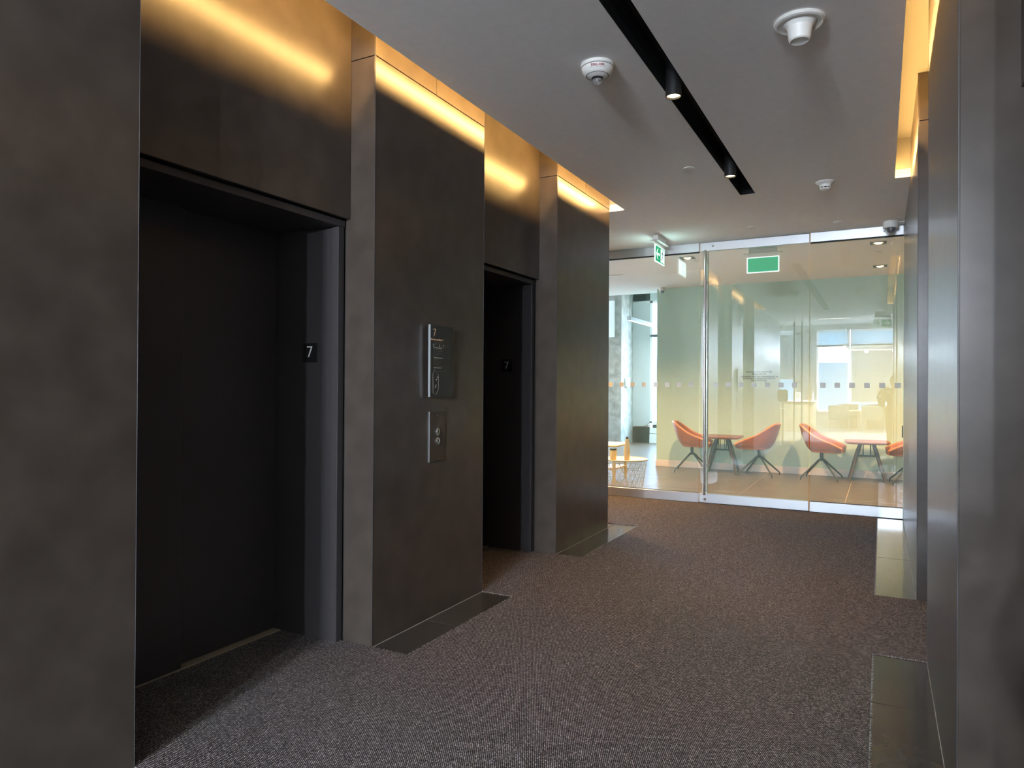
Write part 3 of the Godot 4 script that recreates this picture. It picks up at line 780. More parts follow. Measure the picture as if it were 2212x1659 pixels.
# ------------------------------------------------------------------ signs and panels
func running_man(parent: Node3D, at: Vector3, basis: Basis, h: float, dark: Material) -> void:
	var m := MB.new()
	m.tube([Vector3(0.06, 0.40, 0) * h, Vector3(0.0601, 0.40, 0.006 / h) * h], 0.085 * h, 12)
	for limb in [[[0.03, 0.28], [-0.06, 0.02]], [[0.03, 0.27], [0.17, 0.15], [0.26, 0.22]], [[0.02, 0.27], [-0.14, 0.22], [-0.2, 0.08]], [[-0.06, 0.02], [0.12, -0.08], [0.08, -0.3]], [[-0.06, 0.02], [-0.12, -0.18], [-0.3, -0.24]]]:
		var pts := []
		for q in limb: pts.append(Vector3(q[0], q[1], 0) * h)
		m.tube(pts, 0.045 * h, 6)
	m.xform(Transform3D(Basis.from_scale(Vector3(1, 1, 0.05)), Vector3.ZERO))
	put("running_figure", m.mesh(), dark, parent, at, basis)

func exit_sign(at: Vector3, turn: float, label: String, face_both: bool, energy: float) -> Node3D:
	# hangs from the ceiling; its length runs along local x, the printed face looks along +z
	var s := thing("exit_sign", label, "sign", at, turn, "hanging green exit signs")
	put("housing", bxm(Vector3(-0.16, -0.055, -0.03), Vector3(0.16, 0.0, 0.03), 0.004), mats.white_plastic, s)
	put("canopy", bxm(Vector3(-0.22, -0.066, -0.05), Vector3(0.22, -0.055, 0.05), 0.004), mats.white_plastic, s)
	var white := glow("sign_light", rgb(225, 250, 250), energy)
	var green := glow("sign_green", rgb(8, 150, 96), energy * 0.75)
	put("panel", bxm(Vector3(-0.185, -0.29, -0.006), Vector3(0.185, -0.10, 0.006), 0.003), white, s)
	put("panel_mount", bxm(Vector3(-0.17, -0.102, -0.005), Vector3(0.17, -0.066, 0.005)), mats.bubble_clear, s)
	for side in [1.0, -1.0]:
		var b := Basis.IDENTITY if side > 0 else Basis(Vector3.UP, PI)
		put("green_field", bxm(Vector3(-0.172, -0.278, 0.0062), Vector3(0.172, -0.112, 0.0072)), green, s, Vector3.ZERO, b)
		if side < 0 and not face_both: continue
		put("figure_field", bxm(Vector3(0.02, -0.268, 0.0073), Vector3(0.162, -0.122, 0.008)), white, s, Vector3.ZERO, b)
		running_man(s, b * Vector3(0.094, -0.2, 0.0085), b, 0.15, mat("sign_figure", rgb(10, 84, 60), 0.6))
		var ar := [Vector2(-0.155, -0.195), Vector2(-0.095, -0.135), Vector2(-0.07, -0.135), Vector2(-0.115, -0.182), Vector2(-0.02, -0.182), Vector2(-0.02, -0.208), Vector2(-0.115, -0.208), Vector2(-0.07, -0.255), Vector2(-0.095, -0.255)]
		put("arrow", prismm(ar, 0.0073, 0.008), white, s, Vector3.ZERO, b)
	return s

func build_signs() -> void:
	# floor numbers on the door jambs
	for d in [[Vector3(-2.666, 1.445, -2.77), "black square floor sign with a white 7 inside the nearer elevator bay"], [Vector3(-2.705, 1.443, -5.035), "black square floor sign with a white 7 inside the farther elevator bay"]]:
		var s := thing("floor_sign", d[1], "sign", d[0], 0.0, "floor number signs in the elevator bays")
		put("plate", bxm(Vector3(-0.051, 0.0, 0.0), Vector3(0.051, 0.102, 0.003), 0.0008), mats.sign_black, s)
		put("numeral", words("7", 0.056, 0.002), mats.sign_white, s, Vector3(-0.002, 0.055, 0.004))
		put("edge", bxm(Vector3(0.0495, 0.0, 0.003), Vector3(0.051, 0.102, 0.0036)), mats.trim_metal, s)
	# directory beside the call buttons
	var r90 := Basis(Vector3.UP, PI / 2)   # faces +x, reading direction towards -z
	var d := thing("directory_sign", "tall black floor directory with a 7 and pale print above the call buttons", "sign", Vector3(XB, 1.262, -3.394))
	put("spacer", bxm(Vector3(0.0, 0.02, -0.10), Vector3(0.02, 0.39, 0.10)), mats.slot_black, d)
	put("board", bxm(Vector3(0.02, 0.0, -0.117), Vector3(0.032, 0.41, 0.117), 0.001), mats.sign_black, d)
	put("edge_strip", bxm(Vector3(0.019, 0.0, 0.117), Vector3(0.033, 0.41, 0.121), 0.001), mats.brushed_steel, d)
	put("numeral", words("7", 0.042, 0.001), mats.copper_print, d, Vector3(0.0325, 0.366, 0.078), r90)
	put("lettering", words("You are on Floor 7", 0.0105, 0.001, "Droid Sans", 700), mats.copper_print, d, Vector3(0.0325, 0.327, 0.052), r90)
	var y := 0.316
	var rows := [["faint", 0.09], ["icons", 0], ["icons", 0], ["head", 0.085], ["line", 0.098], ["line", 0.08], ["line", 0.068], ["line", 0.082], ["line", 0.04], ["head", 0.092], ["line", 0.048], ["line", 0.075], ["line", 0.062], ["line", 0.052], ["line", 0.095], ["head", 0.08], ["line", 0.02], ["line", 0.13]]
	for q in rows:
		y -= 0.0095
		if q[0] == "icons":
			for k in [[0.09, 0.046], [0.03, 0.03], [-0.01, 0.07]]:
				put("pictogram", bxm(Vector3(0.032, y - 0.002, k[0] - 0.006), Vector3(0.0328, y + 0.004, k[0])), mats.pale_print, d)
				put("print_line", bxm(Vector3(0.032, y, k[0] - 0.012 - k[1] * 0.7), Vector3(0.0326, y + 0.0022, k[0] - 0.012)), mats.faint_print, d)
		else:
			var hh: float = 0.0042 if q[0] == "head" else 0.0024
			put("print_line", bxm(Vector3(0.032, y, 0.085 - q[1]), Vector3(0.0326, y + hh, 0.085)), mats.pale_print if q[0] == "head" else mats.faint_print, d)
	# floor plan outline
	var pl := MB.new()
	pl.tube([Vector3(0.0324, 0.155, 0.076), Vector3(0.0324, 0.125, 0.034), Vector3(0.0324, 0.045, 0.036), Vector3(0.0324, 0.012, 0.06), Vector3(0.0324, 0.022, 0.09), Vector3(0.0324, 0.13, 0.092)], 0.0007, 4, true)
	put("floor_plan", pl.mesh(), mats.pale_print, d)
	for q in [[0.108, 0.05], [0.095, 0.06], [0.062, 0.064], [0.052, 0.07]]:
		put("plan_mark", bxm(Vector3(0.032, q[0], q[1] - 0.008), Vector3(0.0328, q[0] + 0.008, q[1])), mats.pale_print, d)
	# call buttons
	var c := thing("call_panel", "bronze elevator call panel with two round steel buttons", "button panel", Vector3(XB, 0.888, -3.39))
	put("plate", bxm(Vector3(0.0, 0.0, -0.079), Vector3(0.006, 0.288, 0.079), 0.0012), mat("call_plate", rgb(66, 56, 48), 0.45, 0.3), c)
	put("plate_edge", bxm(Vector3(0.001, 0.0, 0.079), Vector3(0.0065, 0.288, 0.081)), mats.brushed_steel, c)
	for q in [[0.172, 1.0], [0.117, -1.0]]:
		var b := put("button", lath([[0.0225, 0.0], [0.0225, 0.004], [0.021, 0.0055], [0.0165, 0.0055], [0.016, 0.004], [0.0155, 0.007], [0.0, 0.0075]], 32), mats.chrome, c, Vector3(0.006, q[0], 0.0), Basis(Vector3.BACK, -PI / 2))
		var tr := MB.new()
		tr.prism(PackedVector2Array([Vector2(-0.007, -0.005 * q[1]), Vector2(0.007, -0.005 * q[1]), Vector2(0, 0.008 * q[1])]), 0.0, 0.0006)
		put("arrow", tr.mesh(), mats.dark_plastic, b, Vector3(0, 0.0072, 0), Basis(Vector3.BACK, PI / 2) * Basis(Vector3.UP, PI / 2))
	for yy in [0.265, 0.03]:
		put("screw", lath([[0.004, 0.0], [0.004, 0.001], [0.0, 0.0015]], 12), mats.chrome, c, Vector3(0.006, yy, 0.0), Basis(Vector3.BACK, -PI / 2))
	exit_sign(Vector3(-2.2, CEIL, -7.69), PI / 2, "green exit sign with arrow and running figure hanging in the lobby", true, 0.6)
	for sd in [-1.0, 1.0]:
		area("sign_face_light", Vector3(-2.2 + 0.012 * sd, CEIL - 0.195, -7.69), Vector3(sd, 0, 0), Vector2(0.35, 0.17), Color(0.82, 1.0, 0.98), 0.028)
	exit_sign(Vector3(-1.255, CEIL - 0.005, -8.78), PI, "green exit sign with a plain back hanging behind the glass door", false, 0.5)

# ------------------------------------------------------------------ lounge furniture
func chair_rim(x: float) -> float:
	var k := [[-0.34, 0.785], [-0.27, 0.787], [-0.17, 0.713], [-0.06, 0.636], [0.045, 0.584], [0.146, 0.549], [0.25, 0.50], [0.31, 0.465]]
	for i in k.size() - 1:
		if x <= k[i + 1][0]:
			var t: float = clampf((x - k[i][0]) / (k[i + 1][0] - k[i][0]), 0, 1)
			return lerpf(k[i][1], k[i + 1][1], t)
	return 0.465
func chair_u(s: float, back: float, w: float, front: float) -> Vector2:
	# s from -1 (one arm tip) over 0 (back) to 1 (other arm tip): (x, z) of a U open to +x
	var a := absf(s)
	var q: Vector2
	if a < 0.5:
		var an := a / 0.5 * PI / 2
		q = Vector2(-back * pow(cos(an), 0.9), w * pow(sin(an), 0.85))
	else:
		var t := (a - 0.5) / 0.5
		q = Vector2(front * t, w * (1.0 - 0.12 * t * t))
	return Vector2(q.x, q.y * signf(s))
func make_chair() -> Node3D:
	var c := thing("tub_chair", "", "chair", Vector3.ZERO, 0.0, "tan leather tub chairs along the sage wall")
	var NS := 40
	var NV := 10
	var m := MB.new()
	var outer := []
	var inner := []
	var rim := []
	for i in NS + 1:
		var s := -1.0 + 2.0 * i / NS
		var rt := chair_u(s, 0.305, 0.30, 0.30)
		var bt := chair_u(s, 0.10, 0.19, 0.27)
		var ri := chair_u(s, 0.278, 0.268, 0.295)
		var bi := chair_u(s, 0.15, 0.20, 0.29)
		var h := chair_rim(rt.x)
		var co := []
		var ci := []
		for j in NV + 1:
			var u := float(j) / NV
			var v := u * u
			var hf := pow(v, 0.45)
			co.append(Vector3(lerpf(bt.x, rt.x, hf), lerpf(0.404, h, v), lerpf(bt.y, rt.y, hf)))
			ci.append(Vector3(lerpf(bi.x, ri.x, pow(v, 0.6)), lerpf(0.43, h, v), lerpf(bi.y, ri.y, pow(v, 0.6))))
		outer.append(co); inner.append(ci)
		rim.append(Vector3((rt.x + ri.x) * 0.5, h, (rt.y + ri.y) * 0.5))
	for g in [[outer, 1.0], [inner, -1.0]]:
		var G: Array = g[0]
		var nr := []
		for i in NS + 1:
			var row := []
			for j in NV + 1:
				var du: Vector3 = G[mini(i + 1, NS)][j] - G[maxi(i - 1, 0)][j]
				var dv: Vector3 = G[i][mini(j + 1, NV)] - G[i][maxi(j - 1, 0)]
				var nn := du.cross(dv).normalized()
				var outw: Vector3 = G[i][j] - Vector3(0.05, G[i][j].y + 0.05, 0)
				if nn.dot(outw) * g[1] < 0: nn = -nn
				row.append(nn)
			nr.append(row)
		for i in NS:
			for j in NV:
				m.squad(G[i][j], G[i + 1][j], G[i + 1][j + 1], G[i][j + 1], nr[i][j], nr[i + 1][j], nr[i + 1][j + 1], nr[i][j + 1])
	for i in [0, NS]:
		for j in NV:
			m.quad(outer[i][j], inner[i][j], inner[i][j + 1], outer[i][j + 1], Vector3(1, 0, 0))
	for i in NS:
		m.quad(outer[i][NV], outer[i + 1][NV], inner[i + 1][NV], inner[i][NV], Vector3.UP)
		m.tri(outer[i][0], outer[i + 1][0], Vector3(0.05, 0.402, 0), Vector3.DOWN, Vector3.DOWN, Vector3.DOWN)
	m.tri(outer[0][0], outer[NS][0], Vector3(0.05, 0.402, 0), Vector3.DOWN, Vector3.DOWN, Vector3.DOWN)
	put("shell", m.mesh(), mats.leather, c)
	put("piping", tubem(rim, 0.0165, 8), mats.leather_piping, c)
	var seat := MB.new()
	var lay := [[0.403, 0.9], [0.412, 0.98], [0.43, 1.0], [0.455, 0.98], [0.466, 0.9]]
	var ring_of := func(k: int) -> Array:
		var out := []
		for q in 32:
			var an := TAU * q / 32.0
			out.append(Vector3(0.085 + 0.225 * lay[k][1] * signf(cos(an)) * pow(absf(cos(an)), 0.5), lay[k][0], 0.235 * lay[k][1] * signf(sin(an)) * pow(absf(sin(an)), 0.5)))
		return out
	for k in lay.size() - 1:
		var A: Array = ring_of.call(k)
		var B: Array = ring_of.call(k + 1)
		for q in 32:
			var w := (q + 1) % 32
			var mid: Vector3 = (A[q] + B[w]) * 0.5 - Vector3(0.085, 0, 0)
			seat.quad(A[q], A[w], B[w], B[q], Vector3(mid.x, (k - 1.5) * 0.12, mid.z).normalized())
	var T: Array = ring_of.call(4)
	for q in 32: seat.tri(T[q], T[(q + 1) % 32], Vector3(0.085, 0.468, 0), Vector3.UP, Vector3.UP, Vector3.UP)
	put("seat", seat.mesh(), mats.leather, c)
	put("hub", lath([[0.0, 0.404], [0.03, 0.404], [0.026, 0.395], [0.024, 0.30], [0.03, 0.285], [0.024, 0.27], [0.0, 0.268]], 20), mats.chair_metal, c)
	for k in 4:
		var an := PI / 4 + k * PI / 2
		var dr := Vector3(cos(an), 0, sin(an))
		put("leg", tubem([dr * 0.015 + Vector3(0, 0.295, 0), dr * 0.05 + Vector3(0, 0.275, 0), dr * 0.335 + Vector3(0, 0.045, 0), dr * 0.345 + Vector3(0, 0.03, 0), dr * 0.346 + Vector3(0, 0.0, 0)], [0.016, 0.015, 0.0105, 0.0095, 0.008], 8), mats.chair_metal, c)
	return c

func make_table() -> Node3D:
	var t := thing("side_table", "", "table", Vector3.ZERO, 0.0, "low walnut side tables between the tub chairs")
	var top := MB.new()
	var prof := [[0.545, 0.90], [0.556, 0.97], [0.566, 1.0], [0.574, 1.0], [0.58, 0.985]]
	var ringf := func(k: int) -> Array:
		var out := []
		for q in 40:
			var an := TAU * q / 40.0
			var r: float = 0.29 * prof[k][1]
			out.append(Vector3(r * signf(cos(an)) * pow(absf(cos(an)), 0.32), prof[k][0], r * signf(sin(an)) * pow(absf(sin(an)), 0.32)))
		return out
	for k in prof.size() - 1:
		var A: Array = ringf.call(k)
		var B: Array = ringf.call(k + 1)
		for q in 40:
			var w := (q + 1) % 40
			var mid: Vector3 = (A[q] + B[w]) * 0.5
			top.quad(A[q], A[w], B[w], B[q], Vector3(mid.x, [-0.4, -0.2, 0.0, 0.4][k], mid.z).normalized())
	for e in [[0, -1.0], [4, 1.0]]:
		var R: Array = ringf.call(e[0])
		for q in 40: top.tri(R[q], R[(q + 1) % 40], Vector3(0, prof[e[0]][0], 0), Vector3.UP * e[1], Vector3.UP * e[1], Vector3.UP * e[1])
	put("table_top", top.mesh(), mats.walnut_top, t)
	put("mount_plate", bxm(Vector3(-0.11, 0.53, -0.075), Vector3(0.11, 0.545, 0.075), 0.003), mats.chair_metal, t)
	for sx in [-1.0, 1.0]:
		for sz in [-1.0, 1.0]:
			put("leg", tubem([Vector3(0.085 * sx, 0.532, 0.05 * sz), Vector3(0.125 * sx, 0.40, 0.068 * sz), Vector3(0.235 * sx, 0.0, 0.13 * sz)], [0.024, 0.027, 0.014], 10), mats.walnut_dark, t)
	for sz in [-1.0, 1.0]:
		put("crossbar", tubem([Vector3(-0.13, 0.366, 0.072 * sz), Vector3(0.13, 0.366, 0.072 * sz)], 0.007, 8), mats.chair_metal, t)
		for sx in [-1.0, 1.0]:
			put("strut", tubem([Vector3(0.047 * sx, 0.366, 0.072 * sz), Vector3(0.047 * sx, 0.535, 0.06 * sz)], 0.006, 8), mats.chair_metal, t)
	return t

func build_lounge_furniture() -> void:
	var ch := make_chair()
	ch.position = Vector3(-2.65, 0, -11.15); ch.rotation.y = 0.12
	ch.set_meta("label", "tan leather tub chair at the outer end of the sage wall")
	copy(ch, "tub_chair", Vector3(-1.64, 0, -11.18), PI - 0.1, "tan leather tub chair facing the wall's end, seen through the glass door's middle")
	copy(ch, "tub_chair", Vector3(-0.77, 0, -11.18), -0.08, "tan leather tub chair seen across the joint of door and narrow panel")
	copy(ch, "tub_chair", Vector3(0.37, 0, -11.18), PI + 0.08, "tan leather tub chair half hidden by the dark pier")
	var tb := make_table()
	tb.position = Vector3(-2.19, 0, -11.2)
	tb.set_meta("label", "low walnut side table just behind the steel pull bar")
	copy(tb, "side_table", Vector3(-0.18, 0, -11.22), 0.06, "low walnut side table seen through the narrow glass panel")
	# round wire table
	var rt := thing("wire_table", "round cream wire-basket table with a tray top close behind the glass", "table", Vector3(-2.895, 0, -8.535))
	put("tray", lath([[0.0, 0.412], [0.29, 0.412], [0.296, 0.407], [0.304, 0.408], [0.307, 0.42], [0.304, 0.424], [0.299, 0.418], [0.0, 0.416]], 56), mats.cream_metal, rt)
	var rad := func(y: float) -> float: return lerpf(0.232, 0.292, y / 0.4)
	for y in [0.004, 0.085, 0.165, 0.245, 0.325, 0.395]:
		var pts := []
		for k in 48: pts.append(Vector3(cos(TAU * k / 48.0) * rad.call(y), y, sin(TAU * k / 48.0) * rad.call(y)))
		put("ring_wire", tubem(pts, 0.0024, 5, true), mats.cream_metal, rt)
	for k in 24:
		for dirn in [-1.0, 1.0]:
			var pts := []
			for q in 6:
				var y := 0.004 + 0.391 * q / 5.0
				var an: float = TAU * (k + dirn * q * 0.5) / 24.0
				pts.append(Vector3(cos(an) * rad.call(y), y, sin(an) * rad.call(y)))
			put("slant_wire", tubem(pts, 0.0022, 4), mats.cream_metal, rt)
	var bo := thing("bottle", "tall cream bottle with a black stopper on the wire table", "bottle", Vector3(-2.805, 0.42, -8.40))
	put("body", lath([[0.0, 0.0], [0.031, 0.0], [0.034, 0.006], [0.042, 0.118], [0.041, 0.126], [0.019, 0.262], [0.0, 0.262]], 10), mats.cream_ceramic, bo)
	put("stopper", lath([[0.0145, 0.258], [0.0145, 0.286], [0.012, 0.29], [0.0, 0.29]], 16), mats.dark_plastic, bo)
	var cu := thing("tumbler", "short cream tumbler with a black lid on the wire table", "cup", Vector3(-2.985, 0.42, -8.40))
	put("body", lath([[0.0, 0.0], [0.038, 0.0], [0.041, 0.005], [0.047, 0.07], [0.045, 0.115], [0.0, 0.115]], 10), mats.cream_ceramic, cu)
	put("lid", lath([[0.044, 0.113], [0.044, 0.136], [0.041, 0.14], [0.0, 0.14]], 24), mats.dark_plastic, cu)
	# birch side table farther left
	var bt := thing("birch_table", "pale birch side table with square legs behind the wire table", "table", Vector3(-3.56, 0, -9.6))
	put("table_top", bxm(Vector3(-0.3, 0.49, -0.3), Vector3(0.3, 0.52, 0.3), 0.012), mats.birch, bt)
	for sx in [-1.0, 1.0]:
		for sz in [-1.0, 1.0]:
			put("leg", bxm(Vector3(0.25 * sx - 0.02, 0.0, 0.25 * sz - 0.02), Vector3(0.25 * sx + 0.02, 0.49, 0.25 * sz + 0.02), 0.004), mats.birch, bt)
	put("shelf", bxm(Vector3(-0.26, 0.17, -0.26), Vector3(0.26, 0.19, 0.26), 0.004), mats.birch, bt)
	# far office beyond the lounge
	var co := thing("concrete_column", "bare concrete column at the far window wall", "column", Vector3(-5.55, 0, -16.0), 0.0, "", "structure")
	put("shaft", bxm(Vector3(-0.4, 0.0, -0.44), Vector3(0.2, 3.62, 0.42), 0.008), mats.concrete, co)
	var wp := thing("wall_panel", "white rectangular panel hung high on the concrete column", "panel", Vector3(-5.68, 2.5, -15.58))
	put("board", bxm(Vector3(-0.3, 0.0, 0.0), Vector3(0.17, 0.85, 0.05), 0.004), mats.frame_white, wp)
	put("bracket", bxm(Vector3(-0.1, 0.3, -0.02), Vector3(0.0, 0.5, 0.0)), mats.chair_metal, wp)
	var ds := thing("wall_dispenser", "small white dispenser on the concrete column's edge", "dispenser", Vector3(-5.35, 1.34, -15.9))
	put("body", bxm(Vector3(0.0, 0.0, -0.06), Vector3(0.09, 0.22, 0.06), 0.012), mats.white_plastic, ds)
	put("spout", bxm(Vector3(0.02, -0.03, -0.03), Vector3(0.08, 0.0, 0.03), 0.006), mats.white_plastic, ds)
	var pe := thing("pendant_light", "slim grey linear pendant hanging beside the far window", "light", Vector3(-4.25, 2.61, -14.2))
	put("housing", bxm(Vector3(-0.033, 0.0, -1.4), Vector3(0.033, 0.066, 1.4), 0.003), mats.pendant_grey, pe)
	put("end_cap", bxm(Vector3(-0.025, 0.006, 1.4), Vector3(0.025, 0.058, 1.404)), mats.frame_white, pe)
	put("diffuser", bxm(Vector3(-0.026, -0.006, -1.38), Vector3(0.026, 0.0, 1.38)), glow("pendant_glow", rgb(236, 240, 240), 0.8), pe)
	area("pendant_beam", Vector3(-4.25, 2.60, -14.2), Vector3(0, -1, 0), Vector2(0.05, 2.7), Color(0.93, 0.97, 1.0), 3.0)
	for z in [-1.25, 1.36]:
		put("cable", tubem([Vector3(0, 0.066, z), Vector3(0, 1.01, z)], 0.002, 5), mats.chair_metal, pe)
	var hv := thing("convector_cover", "low white convector casing under the far window", "heater", Vector3(-4.3, 0, -16.45))
	put("casing", bxm(Vector3(-0.6, 0.0, 0.002), Vector3(0.86, 0.22, 0.12), 0.006), mats.frame_white, hv)
	put("lid", bxm(Vector3(-0.6, 0.235, 0.002), Vector3(0.86, 0.37, 0.10), 0.004), mats.frame_white, hv)
	var br := thing("branch_ornament", "dry branch ornament with a pale bird on the convector", "ornament", Vector3(-5.02, 0.37, -16.39))
	put("branch", tubem([Vector3(-0.26, 0.015, 0), Vector3(-0.12, 0.02, 0.01), Vector3(0.02, 0.03, 0), Vector3(0.1, 0.075, 0.01), Vector3(0.16, 0.11, 0)], [0.012, 0.013, 0.01, 0.007, 0.005], 7), mats.branch_brown, br)
	put("twig", tubem([Vector3(-0.05, 0.02, 0), Vector3(0.04, 0.07, 0.02), Vector3(0.07, 0.1, 0.02)], [0.007, 0.005, 0.003], 6), mats.branch_brown, br)
	var bird := MB.new()
	bird.lathe([[0.0, -0.05], [0.008, -0.045], [0.022, -0.02], [0.026, 0.005], [0.018, 0.03], [0.016, 0.04], [0.014, 0.05], [0.0, 0.058]], 16)
	put("bird", bird.mesh(), mats.paper_white, br, Vector3(0.12, 0.07, 0.03), Basis(Vector3.BACK, -1.1))
	var pb := thing("power_box", "black outlet box on the convector under the far window", "outlet box", Vector3(-4.72, 0.37, -16.39))
	put("case", bxm(Vector3(-0.11, 0.0, -0.04), Vector3(0.16, 0.075, 0.04), 0.006), mats.dark_plastic, pb)
	put("socket", bxm(Vector3(-0.02, 0.02, 0.04), Vector3(0.04, 0.06, 0.043)), mats.device_line, pb)

# ------------------------------------------------------------------ furniture of the office behind the camera
func build_rear_office() -> void:
	# black steel frame of the entrance to the office
	var fr := thing("steel_frame", "slim black steel door frame mirrored in the glass partition", "frame", Vector3(-1.86, 0, 2.64))
	for x in [-0.09, 0.09]:
		put("post", bxm(Vector3(x - 0.018, 0.0, -0.02), Vector3(x + 0.018, CEIL, 0.02), 0.002), mats.frame_dark, fr)
	for y in [1.5, 2.72]:
		put("crossbar", bxm(Vector3(-0.072, y - 0.015, -0.018), Vector3(0.072, y + 0.015, 0.018), 0.002), mats.frame_dark, fr)
	# L-shaped pendant
	var p := thing("pendant_light", "L-shaped white linear pendant mirrored in the glass partition", "light", Vector3(-0.88, 2.44, 6.2))
	put("diffuser", bxm(Vector3(-0.03, 0.0, -0.03), Vector3(1.5, 0.02, 0.03)), glow("pendant_glow_warm", rgb(255, 240, 214), 5.0), p)
	put("diffuser", bxm(Vector3(-0.03, 0.0, -2.0), Vector3(0.03, 0.02, -0.03)), glow("pendant_glow_warm", rgb(255, 240, 214), 5.0), p)
	put("housing", bxm(Vector3(-0.035, 0.02, -0.035), Vector3(1.5, 0.09, 0.035), 0.003), mats.frame_white, p)
	put("housing", bxm(Vector3(-0.035, 0.02, -2.0), Vector3(0.035, 0.09, -0.035), 0.003), mats.frame_white, p)
	for q in [Vector3(0, 0.09, -1.9), Vector3(1.4, 0.09, 0)]:
		put("cable", tubem([q, q + Vector3(0, 0.97, 0)], 0.003, 5), mats.chair_metal, p)
	for q in [Vector3(0, -0.03, -1.5), Vector3(0, -0.03, -0.5), Vector3(0.5, -0.03, 0), Vector3(1.2, -0.03, 0)]:
		lamp("pendant_lamp", p.position + q, Color(0.90, 0.945, 1.0), 7.5)
	# ceiling line light near the office entrance
	var cl := thing("line_light", "thin bright ceiling line light at the office entrance", "light", Vector3(-1.0, CEIL, 1.88))
	put("frame", bxm(Vector3(-0.36, -0.008, -0.03), Vector3(0.36, 0.0, 0.03), 0.002), mats.white_plastic, cl)
	put("diffuser", bxm(Vector3(-0.35, -0.010, -0.02), Vector3(0.35, -0.008, 0.02)), glow("line_glow", rgb(255, 250, 240), 4.0), cl)
	# sled chairs
	var c := thing("sled_chair", "grey office chair on thin sled legs nearest the office entrance", "chair", Vector3(-1.15, 0, 7.45), 0.0, "grey office chairs behind the lobby")
	put("backrest", bxm(Vector3(-0.29, 0.42, -0.27), Vector3(0.29, 0.82, -0.22), 0.02), mats.chair_fabric, c)
	put("seat", bxm(Vector3(-0.29, 0.38, -0.26), Vector3(0.29, 0.45, 0.26), 0.025), mats.chair_fabric, c)
	for s in [-1.0, 1.0]:
		put("leg", tubem([Vector3(0.27 * s, 0.38, -0.24), Vector3(0.28 * s, 0.02, -0.26), Vector3(0.28 * s, 0.01, 0.0), Vector3(0.28 * s, 0.02, 0.26), Vector3(0.27 * s, 0.38, 0.22)], 0.01, 8), mats.chrome, c)
	copy(c, "sled_chair", Vector3(-0.22, 0, 7.55), 0.06, "grey office chair on thin sled legs beside the photographer's reflection")
	copy(c, "sled_chair", Vector3(-0.95, 0, 9.0), PI, "grey office chair across the pale table, by the window")
	copy(c, "sled_chair", Vector3(-0.15, 0, 9.02), PI - 0.05, "grey office chair across the pale table, under the roller blind")
	var t := thing("meeting_table", "small pale square table between the grey office chairs", "table", Vector3(-0.62, 0, 8.3))
	put("table_top", bxm(Vector3(-0.4, 0.62, -0.32), Vector3(0.4, 0.65, 0.32), 0.006), mats.oak_top, t)
	put("column", tubem([Vector3(0, 0.02, 0), Vector3(0, 0.62, 0)], 0.035, 16), mats.chrome, t)
	put("foot", lath([[0.0, 0.0], [0.24, 0.0], [0.24, 0.008], [0.05, 0.025], [0.0, 0.025]], 32), mats.chrome, t)
	# reception counter with papers
	var d := thing("counter", "pale reception counter with an oak front mirrored in the glass", "counter", Vector3(-2.55, 0, 7.2))
	put("body", bxm(Vector3(-0.9, 0.0, -0.35), Vector3(0.75, 0.92, 0.35), 0.006), mats.oak_top, d)
	put("worktop", bxm(Vector3(-0.95, 0.92, -0.4), Vector3(0.8, 0.96, 0.4), 0.006), mats.paper_white, d)
	for k in [[-2.95, 0.30, "leaning white framed notice at the counter's outer end"], [-2.3, 0.26, "leaning white framed notice at the counter's middle"]]:
		var n := thing("framed_notice", k[2], "notice", Vector3(k[0], 0.96, 7.0), 0.0, "framed notices on the counter")
		put("frame", bxm(Vector3(-0.1, 0.0, -0.006), Vector3(0.1, k[1], 0.006), 0.002), mats.paper_white, n)
		put("print", bxm(Vector3(-0.06, 0.05, -0.008), Vector3(0.06, k[1] - 0.05, -0.006)), mats.pale_print, n)
	for k in 5:
		var bk := put("book", bxm(Vector3(-2.02 + k * 0.035, 0.96, 7.02), Vector3(-1.99 + k * 0.035, 1.16 + 0.02 * (k % 3), 7.2), 0.002), [mats.book_brown, mats.paper_white, mats.chair_fabric][k % 3], self)
		tag(bk, ["brown book at the outer end of the counter's row", "white book second in the counter's row", "green-grey book in the middle of the counter's row", "brown book fourth in the counter's row", "white book at the inner end of the counter's row"][k], "book", "books on the counter")
	# sanitizer stand in the rear lobby
	var s := thing("sanitizer_stand", "grey hand sanitizer dispenser on a pole mirrored beside the pier", "dispenser", Vector3(-2.0, 0, 0.75))
	put("base", lath([[0.0, 0.0], [0.15, 0.0], [0.15, 0.01], [0.03, 0.02], [0.0, 0.02]], 32), mats.pendant_grey, s)
	put("pole", tubem([Vector3(0, 0.01, 0), Vector3(0, 1.3, 0)], 0.018, 12), mats.pendant_grey, s)
	put("dispenser", bxm(Vector3(-0.11, 1.02, -0.09), Vector3(0.11, 1.30, 0.02), 0.03), mats.chair_fabric, s)
	put("drip_tray", bxm(Vector3(-0.08, 0.86, -0.16), Vector3(0.08, 0.875, 0.0), 0.004), mats.paper_white, s)
	# lettering on the window side, facing the lobby
	var l := thing("wall_lettering", "thin grey letters ECIS mirrored beside the photographer", "lettering", Vector3(0.17, 1.27, 9.5))
	var i := 0
	for ch in ["E", "C", "i", "S"]:
		put("letter", words(ch, 0.20, 0.006), mats.pendant_grey, l, Vector3(0.29 - 0.19 * i, 0, 0), Basis(Vector3.UP, PI))
		i += 1
	var ex := exit_sign(Vector3(0.02, CEIL - 0.005, 1.4), PI, "green exit sign with a running figure mirrored high in the glass", false, 0.4)
	ex.rotation.y = PI

